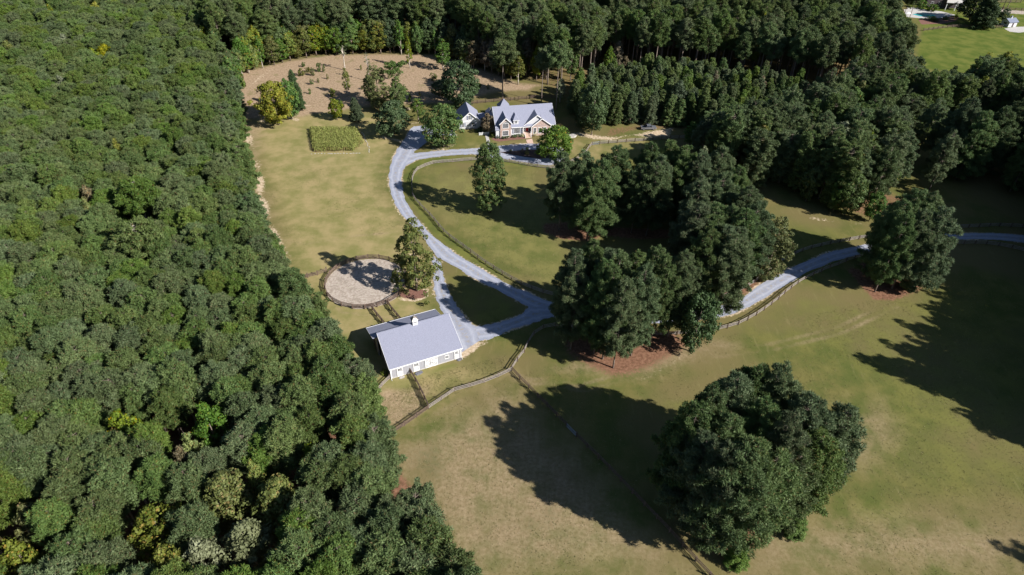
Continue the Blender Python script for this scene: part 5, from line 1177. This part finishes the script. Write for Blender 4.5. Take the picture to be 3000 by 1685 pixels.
for (tx, ty, h, r, lf, lab) in ((1815, 118, 15, 2.6, 'rust', 'tan brown crown between the tall pines and the young pines'), (1835, 165, 12, 2.6, 'rust', 'rusty crown just in front of the tan brown one'), (1680, 108, 19, 3.4, 'green', 'fresh green crown to the right of the tall bare pines'), (1790, 135, 15, 2.6, 'green', 'small green crown beside the tan brown one'),
        (1545, 110, 17, 3.2, 'rust', 'brown crown behind the tall bare pines'), (1575, 135, 15, 2.6, 'lime', 'yellow green crown behind the tall bare pines'), (2100, 210, 13, 2.2, 'rust', 'rusty crown within the young pines'), (2237, 225, 12, 2.4, 'rust', 'tan crown at the right side of the young pines'), (2370, 250, 12, 2.4, 'rust', 'brown crown at the far right of the young pines'),
        (1995, 235, 15, 3.6, 'dark', 'grey dark crown rising from the young pines'), (2245, 35, 26, 3, 'lime', 'light green crown among the tall pines near the top'), (2470, 60, 24, 3.6, 'pale', 'pale green crown in the tall pines left of the pool'), (2480, 355, 22, 4.2, 'pale', 'sunlit pale green crown in the woods right of the middle clump'), (2550, 365, 21, 3.6, 'lime', 'sunlit light green crown in the woods right of the middle clump'),
        (2900, 160, 19, 5.0, 'yellow', 'big yellow green crown reaching into the bright pasture'), (2960, 152, 19, 4.6, 'yellow', 'second yellow green crown by the bright pasture at the right edge'), (2800, 196, 14, 3.6, 'green', 'green crown at the lower edge of the bright pasture'), (2770, 206, 13, 3, 'green', 'small green crown at the lower edge of the bright pasture'), (2835, 210, 14, 3.4, 'lime', 'light green crown at the lower edge of the bright pasture'),
        (2640, 420, 18, 3.4, 'green', 'sunlit green crown at the edge of the dark wood on the right')):
    e = tree_top('forestleaf', (tx, ty), h, r, label=lab, name='broadleaf_tree', leaf=lf); spec.append((e.location.x, e.location.y, r + .8))
for (base, ty, w) in (((2474, 630), 510, 86), ((2440, 620), 500, 60), ((2545, 648), 560, 60), ((2360, 590), 480, 60)):
    tree_px('round', base, ty, w, label='leafy tree at the front edge of the right wood above the paddock', group='leafy trees at the front of the right wood', name='broadleaf_tree', leaf='green')
C_ = [c for c in C_ if c[6] in 'LO' or not blocked(c[0], c[1], spec)]

ZL = {'L': ('pine of the dense plantation filling the left side', 'pines of the left plantation'), 'E': ('low branched pine on the sunlit edge of the left plantation', 'pines on the edge of the left plantation'),
      'N': ('tall bare trunked pine in the wood behind clearing and house', 'tall pines of the rear wood'), 'Y': ('bluish young pine in the dense stand right of the house', 'young pines right of the house'), 'M': ('pine of the mixed wood on the right side', 'pines of the right wood')}
def size_key(c):
    d = Vector((c[0], c[1], c[2] * .7 - HCAM)).dot(FW); q = Q(c[0], c[1], c[2]); return 9 if not (-10 < q[0] < 3010 and -10 < q[1] < 1700) else -c[3] * c[2] ** .5 / d
pines = sorted([c for c in C_ if c[4] not in ('forestleaf', 'young') and c[6] != 'O'], key=size_key)
npine0 = sum(1 for o in COL.objects if o.type == 'EMPTY' and o.name.startswith('pine_tree'))
solo = pines[:max(0, 298 - npine0)]; rest = pines[max(0, 298 - npine0):] + [c for c in C_ if c[6] == 'O']
young = sorted([c for c in C_ if c[4] == 'young'], key=size_key)
def place(c, name, cat):
    z = 'E' if (c[6] == 'L' and c[4] == 'edge') else c[6]; lab, grp = ZL[z]
    px, py = Q(c[0], c[1], c[2]); tone = {'pine_bright': 'fresh green', 'pine_blue': 'bluish', 'pine': 'dull green'}[c[5]]
    if z in 'LE':
        xt = ['at the left edge', 'near the left edge', 'left of its middle', 'right of its middle', 'near its right edge'][min(4, max(0, int(px / 230)))]
        yt = ['high in the picture', 'fairly high up', 'above mid height', 'at mid height', 'below mid height', 'fairly low down', 'low in the picture', 'by the bottom edge'][min(7, max(0, int(py / 205)))]
        lab = '%s low branched edge pine of the left plantation, %s' % (tone, yt) if z == 'E' else '%s pine of the left plantation %s, %s' % (tone, xt, yt)
    else: lab = '%s %s' % (tone, lab)
    tree(c[4], Vector((c[0], c[1], 0)), c[2], c[3], label=lab, cat=cat, group=grp, name=name, leaf=c[5])
for c in solo: place(c, 'pine_tree', 'pine tree')
for c in young[:295]: place(c, 'young_pine_tree', 'young pine')
rest += young[295:]
for c in [c for c in C_ if c[4] == 'forestleaf']:
    tree('forestleaf', Vector((c[0], c[1], 0)), c[2], c[3], label='leafy tree scattered among the pines of the right wood', group='leafy trees in the right wood', name='broadleaf_tree', leaf=c[5])
print('TREES', npine0, len(solo), len(young), len(rest), len(C_))

# the remaining, more distant pines: one scattered mass
def mass(name, lst, label, proto_keys):
    me = bpy.data.meshes.new(name); me.from_pydata([(c[0], c[1], 0) for c in lst], [], [])
    var = np.zeros(len(lst), np.int32); rot = np.zeros((len(lst), 3), np.float32); scl = np.zeros((len(lst), 3), np.float32); rs = np.random.RandomState(5)
    ids = {}
    for i, c in enumerate(lst):
        opts = proto_keys[c[4]]; k = opts[rs.randint(len(opts))]; ids.setdefault(k, len(ids)); var[i] = ids[k]
        _, _, H, R, _, _ = SH[k[0]][k[1]]; rot[i, 2] = rs.uniform(0, 6.28); scl[i] = (c[3] / R, c[3] / R, c[2] / H)
    a = me.attributes.new('kindno', 'INT', 'POINT'); a.data.foreach_set('value', var)
    a = me.attributes.new('turn', 'FLOAT_VECTOR', 'POINT'); a.data.foreach_set('vector', rot.ravel())
    a = me.attributes.new('size', 'FLOAT_VECTOR', 'POINT'); a.data.foreach_set('vector', scl.ravel())
    o = bpy.data.objects.new(name, me); COL.objects.link(o); tag(o, label, 'wood', kind='stuff')
    ng = bpy.data.node_groups.new(name, 'GeometryNodeTree')
    ng.interface.new_socket('Geometry', in_out='INPUT', socket_type='NodeSocketGeometry'); ng.interface.new_socket('Geometry', in_out='OUTPUT', socket_type='NodeSocketGeometry')
    gi = ng.nodes.new('NodeGroupInput'); go = ng.nodes.new('NodeGroupOutput'); jn = ng.nodes.new('GeometryNodeJoinGeometry')
    def attr(n, t):
        x = ng.nodes.new('GeometryNodeInputNamedAttribute'); x.data_type = t; x.inputs['Name'].default_value = n; return x.outputs[0]
    av, at, asz = attr('kindno', 'INT'), attr('turn', 'FLOAT_VECTOR'), attr('size', 'FLOAT_VECTOR')
    e2r = ng.nodes.new('FunctionNodeEulerToRotation'); ng.links.new(at, e2r.inputs[0])
    for k, n in ids.items():
        tr_, cr_ = _protos[k]; j2 = ng.nodes.new('GeometryNodeJoinGeometry')
        for ob in (tr_, cr_):
            oi = ng.nodes.new('GeometryNodeObjectInfo'); oi.transform_space = 'ORIGINAL'; oi.inputs['Object'].default_value = ob; oi.inputs['As Instance'].default_value = True
            ng.links.new(oi.outputs['Geometry'], j2.inputs[0])
        cp = ng.nodes.new('FunctionNodeCompare'); cp.data_type = 'INT'; cp.operation = 'EQUAL'; ng.links.new(av, cp.inputs['A'] if cp.inputs['A'].type == 'INT' else cp.inputs[2])
        ib = [i for i in cp.inputs if i.type == 'INT'][1]; ib.default_value = n
        ip = ng.nodes.new('GeometryNodeInstanceOnPoints'); ng.links.new(gi.outputs[0], ip.inputs['Points']); ng.links.new(cp.outputs[0], ip.inputs['Selection'])
        ng.links.new(j2.outputs[0], ip.inputs['Instance']); ng.links.new(e2r.outputs[0], ip.inputs['Rotation']); ng.links.new(asz, ip.inputs['Scale'])
        ng.links.new(ip.outputs[0], jn.inputs[0])
    ng.links.new(jn.outputs[0], go.inputs[0])
    md = o.modifiers.new('scatter', 'NODES'); md.node_group = ng
    return o
pk = {}
for k in _protos: pk.setdefault(k[0], []).append(k)
for k in ('forest', 'edge', 'open', 'tall', 'young'):
    if k not in pk:
        pk[k] = []
mass('pine_wood', [c for c in rest if pk.get(c[4])], 'mass of more distant pines forming the rest of the woods', pk)

# ------------------------------------------------------------------ stalk plot, weeds
def plot():
    poly = GP([(906, 379), (1049, 381), (1066, 422), (1036, 444), (917, 447)]); L = [(p.x, p.y) for p in poly]; rs = np.random.RandomState(9)
    a = np.array(L); n = 9000; P = rs.uniform(a.min(0), a.max(0), (n, 2)); P = P[inside(P, L)]; n = len(P)
    d = seg_dist(P, L, True); kp = d > rs.uniform(0, 1, n) ** 2 * (1.0 + .6 * np.sin(P[:, 0] * 1.1)); P = P[kp]; d = d[kp]; n = len(P); hgt = rs.uniform(1.2, 2.1, n) * np.clip(.5 + d / 2, .5, 1)
    V = []; base = np.concatenate([P, np.zeros((n, 1))], 1); K = 5
    C = np.repeat(base, K, 0); z = np.tile(np.linspace(.25, 1, K), n) * np.repeat(hgt, K); C[:, 2] = z; C[:, :2] += rs.normal(size=(len(C), 2)) * .12
    N = rs.normal(size=(len(C), 3)); N[:, 2] = np.abs(N[:, 2]) * .5 + .25; N[:, 1] -= .3; N /= np.linalg.norm(N, axis=1)[:, None]
    V, F, k = cards(C, N, .16, 2.6, rs, True, .3)
    col = np.repeat(np.stack([np.repeat(rs.uniform(0, 1, n), K), rs.uniform(0, 1, len(C)), np.repeat(rs.uniform(0, 1, n), K) ** 1 * (1.25 - .4 * z / 2), np.ones(len(C))], 1), k, 0)
    col[:, 2] = np.clip(col[:, 2], 0, 1)
    tag(link('tall_grass', fast_mesh('tall_grass', V, F, col, M['meadow'])), 'rectangular plot of tall yellow green stalks on the lawn', 'crop', kind='stuff')
plot()
def border(px, label):
    P = resample(px, None, 1.1); t = empty('stone_edging', P[0], 0, label, 'edging')
    for i, p in enumerate(P[:-1]):
        q = P[i + 1]; d = q - p; s = MB(); w = rnd.uniform(.16, .30); l = d.length * rnd.uniform(.35, .85); h = rnd.uniform(.08, .16)
        s.add([(0, -w / 2, 0), (l, -w / 2, 0), (l, w / 2, 0), (0, w / 2, 0), (.06, -w / 2.4, h), (l - .06, -w / 2.6, h * .9), (l - .08, w / 2.4, h), (.05, w / 2.5, h * .95)], [(4, 5, 6, 7), (0, 1, 5, 4), (1, 2, 6, 5), (2, 3, 7, 6), (3, 0, 4, 7)])
        o = s.obj('stone', M['stone'], t); o.location = p - P[0] + Vector((rnd.uniform(-.15, .15), rnd.uniform(-.15, .15), 0)); o.rotation_euler = (0, 0, math.atan2(d.y, d.x) + rnd.uniform(-.25, .25))
border([(1062, 388), (1072, 412), (1083, 440), (1082, 450)], 'row of flat stones along the right side of the stalk plot')
border([(912, 451), (960, 450), (1020, 450), (1060, 449)], 'row of flat stones along the lower side of the stalk plot')
def weeds():
    rs = np.random.RandomState(21); zones = [([(1090, 1300), (1500, 1100), (1700, 1050), (2150, 980), (3050, 760), (3050, 1720), (1400, 1720)], 38000), ([(760, 480), (1130, 500), (1180, 660), (960, 760), (800, 700)], 14000), ([(1230, 500), (1560, 500), (1900, 720), (1600, 860), (1400, 740)], 9000),
        ([(1100, 1180), (1250, 1100), (1480, 1040), (1490, 1090), (1260, 1190), (1120, 1290)], 7000), ([(720, 330), (860, 200), (1330, 180), (1500, 250), (1300, 290), (900, 320)], 16000)]
    Ps = []
    for px, n in zones:
        L = [(p.x, p.y) for p in GP(px)]; a = np.array(L); P = rs.uniform(a.min(0), a.max(0), (n * 2, 2)); P = P[inside(P, L)][:n]
        f = np.sin(P[:, 0] * .21) * np.cos(P[:, 1] * .17 + 1) + np.sin(P[:, 0] * .06 + 2) * .8 + rs.normal(size=len(P)) * .7
        Ps.append(P[f > -.1])
    P = np.concatenate(Ps); rd = [(G(*a).x, G(*a).y) for a in [((l[0] + r[0]) / 2, (l[1] + r[1]) / 2) for l, r in zip(A_L[::2], A_R[::2])]]
    roads = [[(p.x, p.y) for p in GP(A_L + A_R[::-1])], [(p.x, p.y) for p in GP(BARN_L + BARN_R[::-1])], [(p.x, p.y) for p in GP(APR_U + APR_D[::-1])]]
    for r in roads: P = P[~inside(P, r)]
    n = len(P); K = 3; s = rs.uniform(.03, .055, n) * rs.choice([1, 1, 1, 1.5], n)
    C = np.repeat(np.concatenate([P, (s * .5)[:, None]], 1), K, 0); N = rs.normal(size=(len(C), 3)); N[:, 2] = np.abs(N[:, 2]) + .6; N /= np.linalg.norm(N, axis=1)[:, None]
    C[:, :2] += rs.normal(size=(len(C), 2)) * .1
    V, F, k = cards(C, N, np.repeat(s, K) * 1.3, 1.8, rs, False, .8)
    col = np.repeat(np.stack([np.repeat(rs.uniform(0, 1, n), K), rs.uniform(0, 1, len(C)), np.repeat(rs.uniform(0, 1, n), K), np.ones(len(C))], 1), k, 0)
    tag(link('grass', fast_mesh('grass', V, F, col, M['turf'])), 'rough grass tufts over the pastures', 'grass', kind='stuff')
weeds()
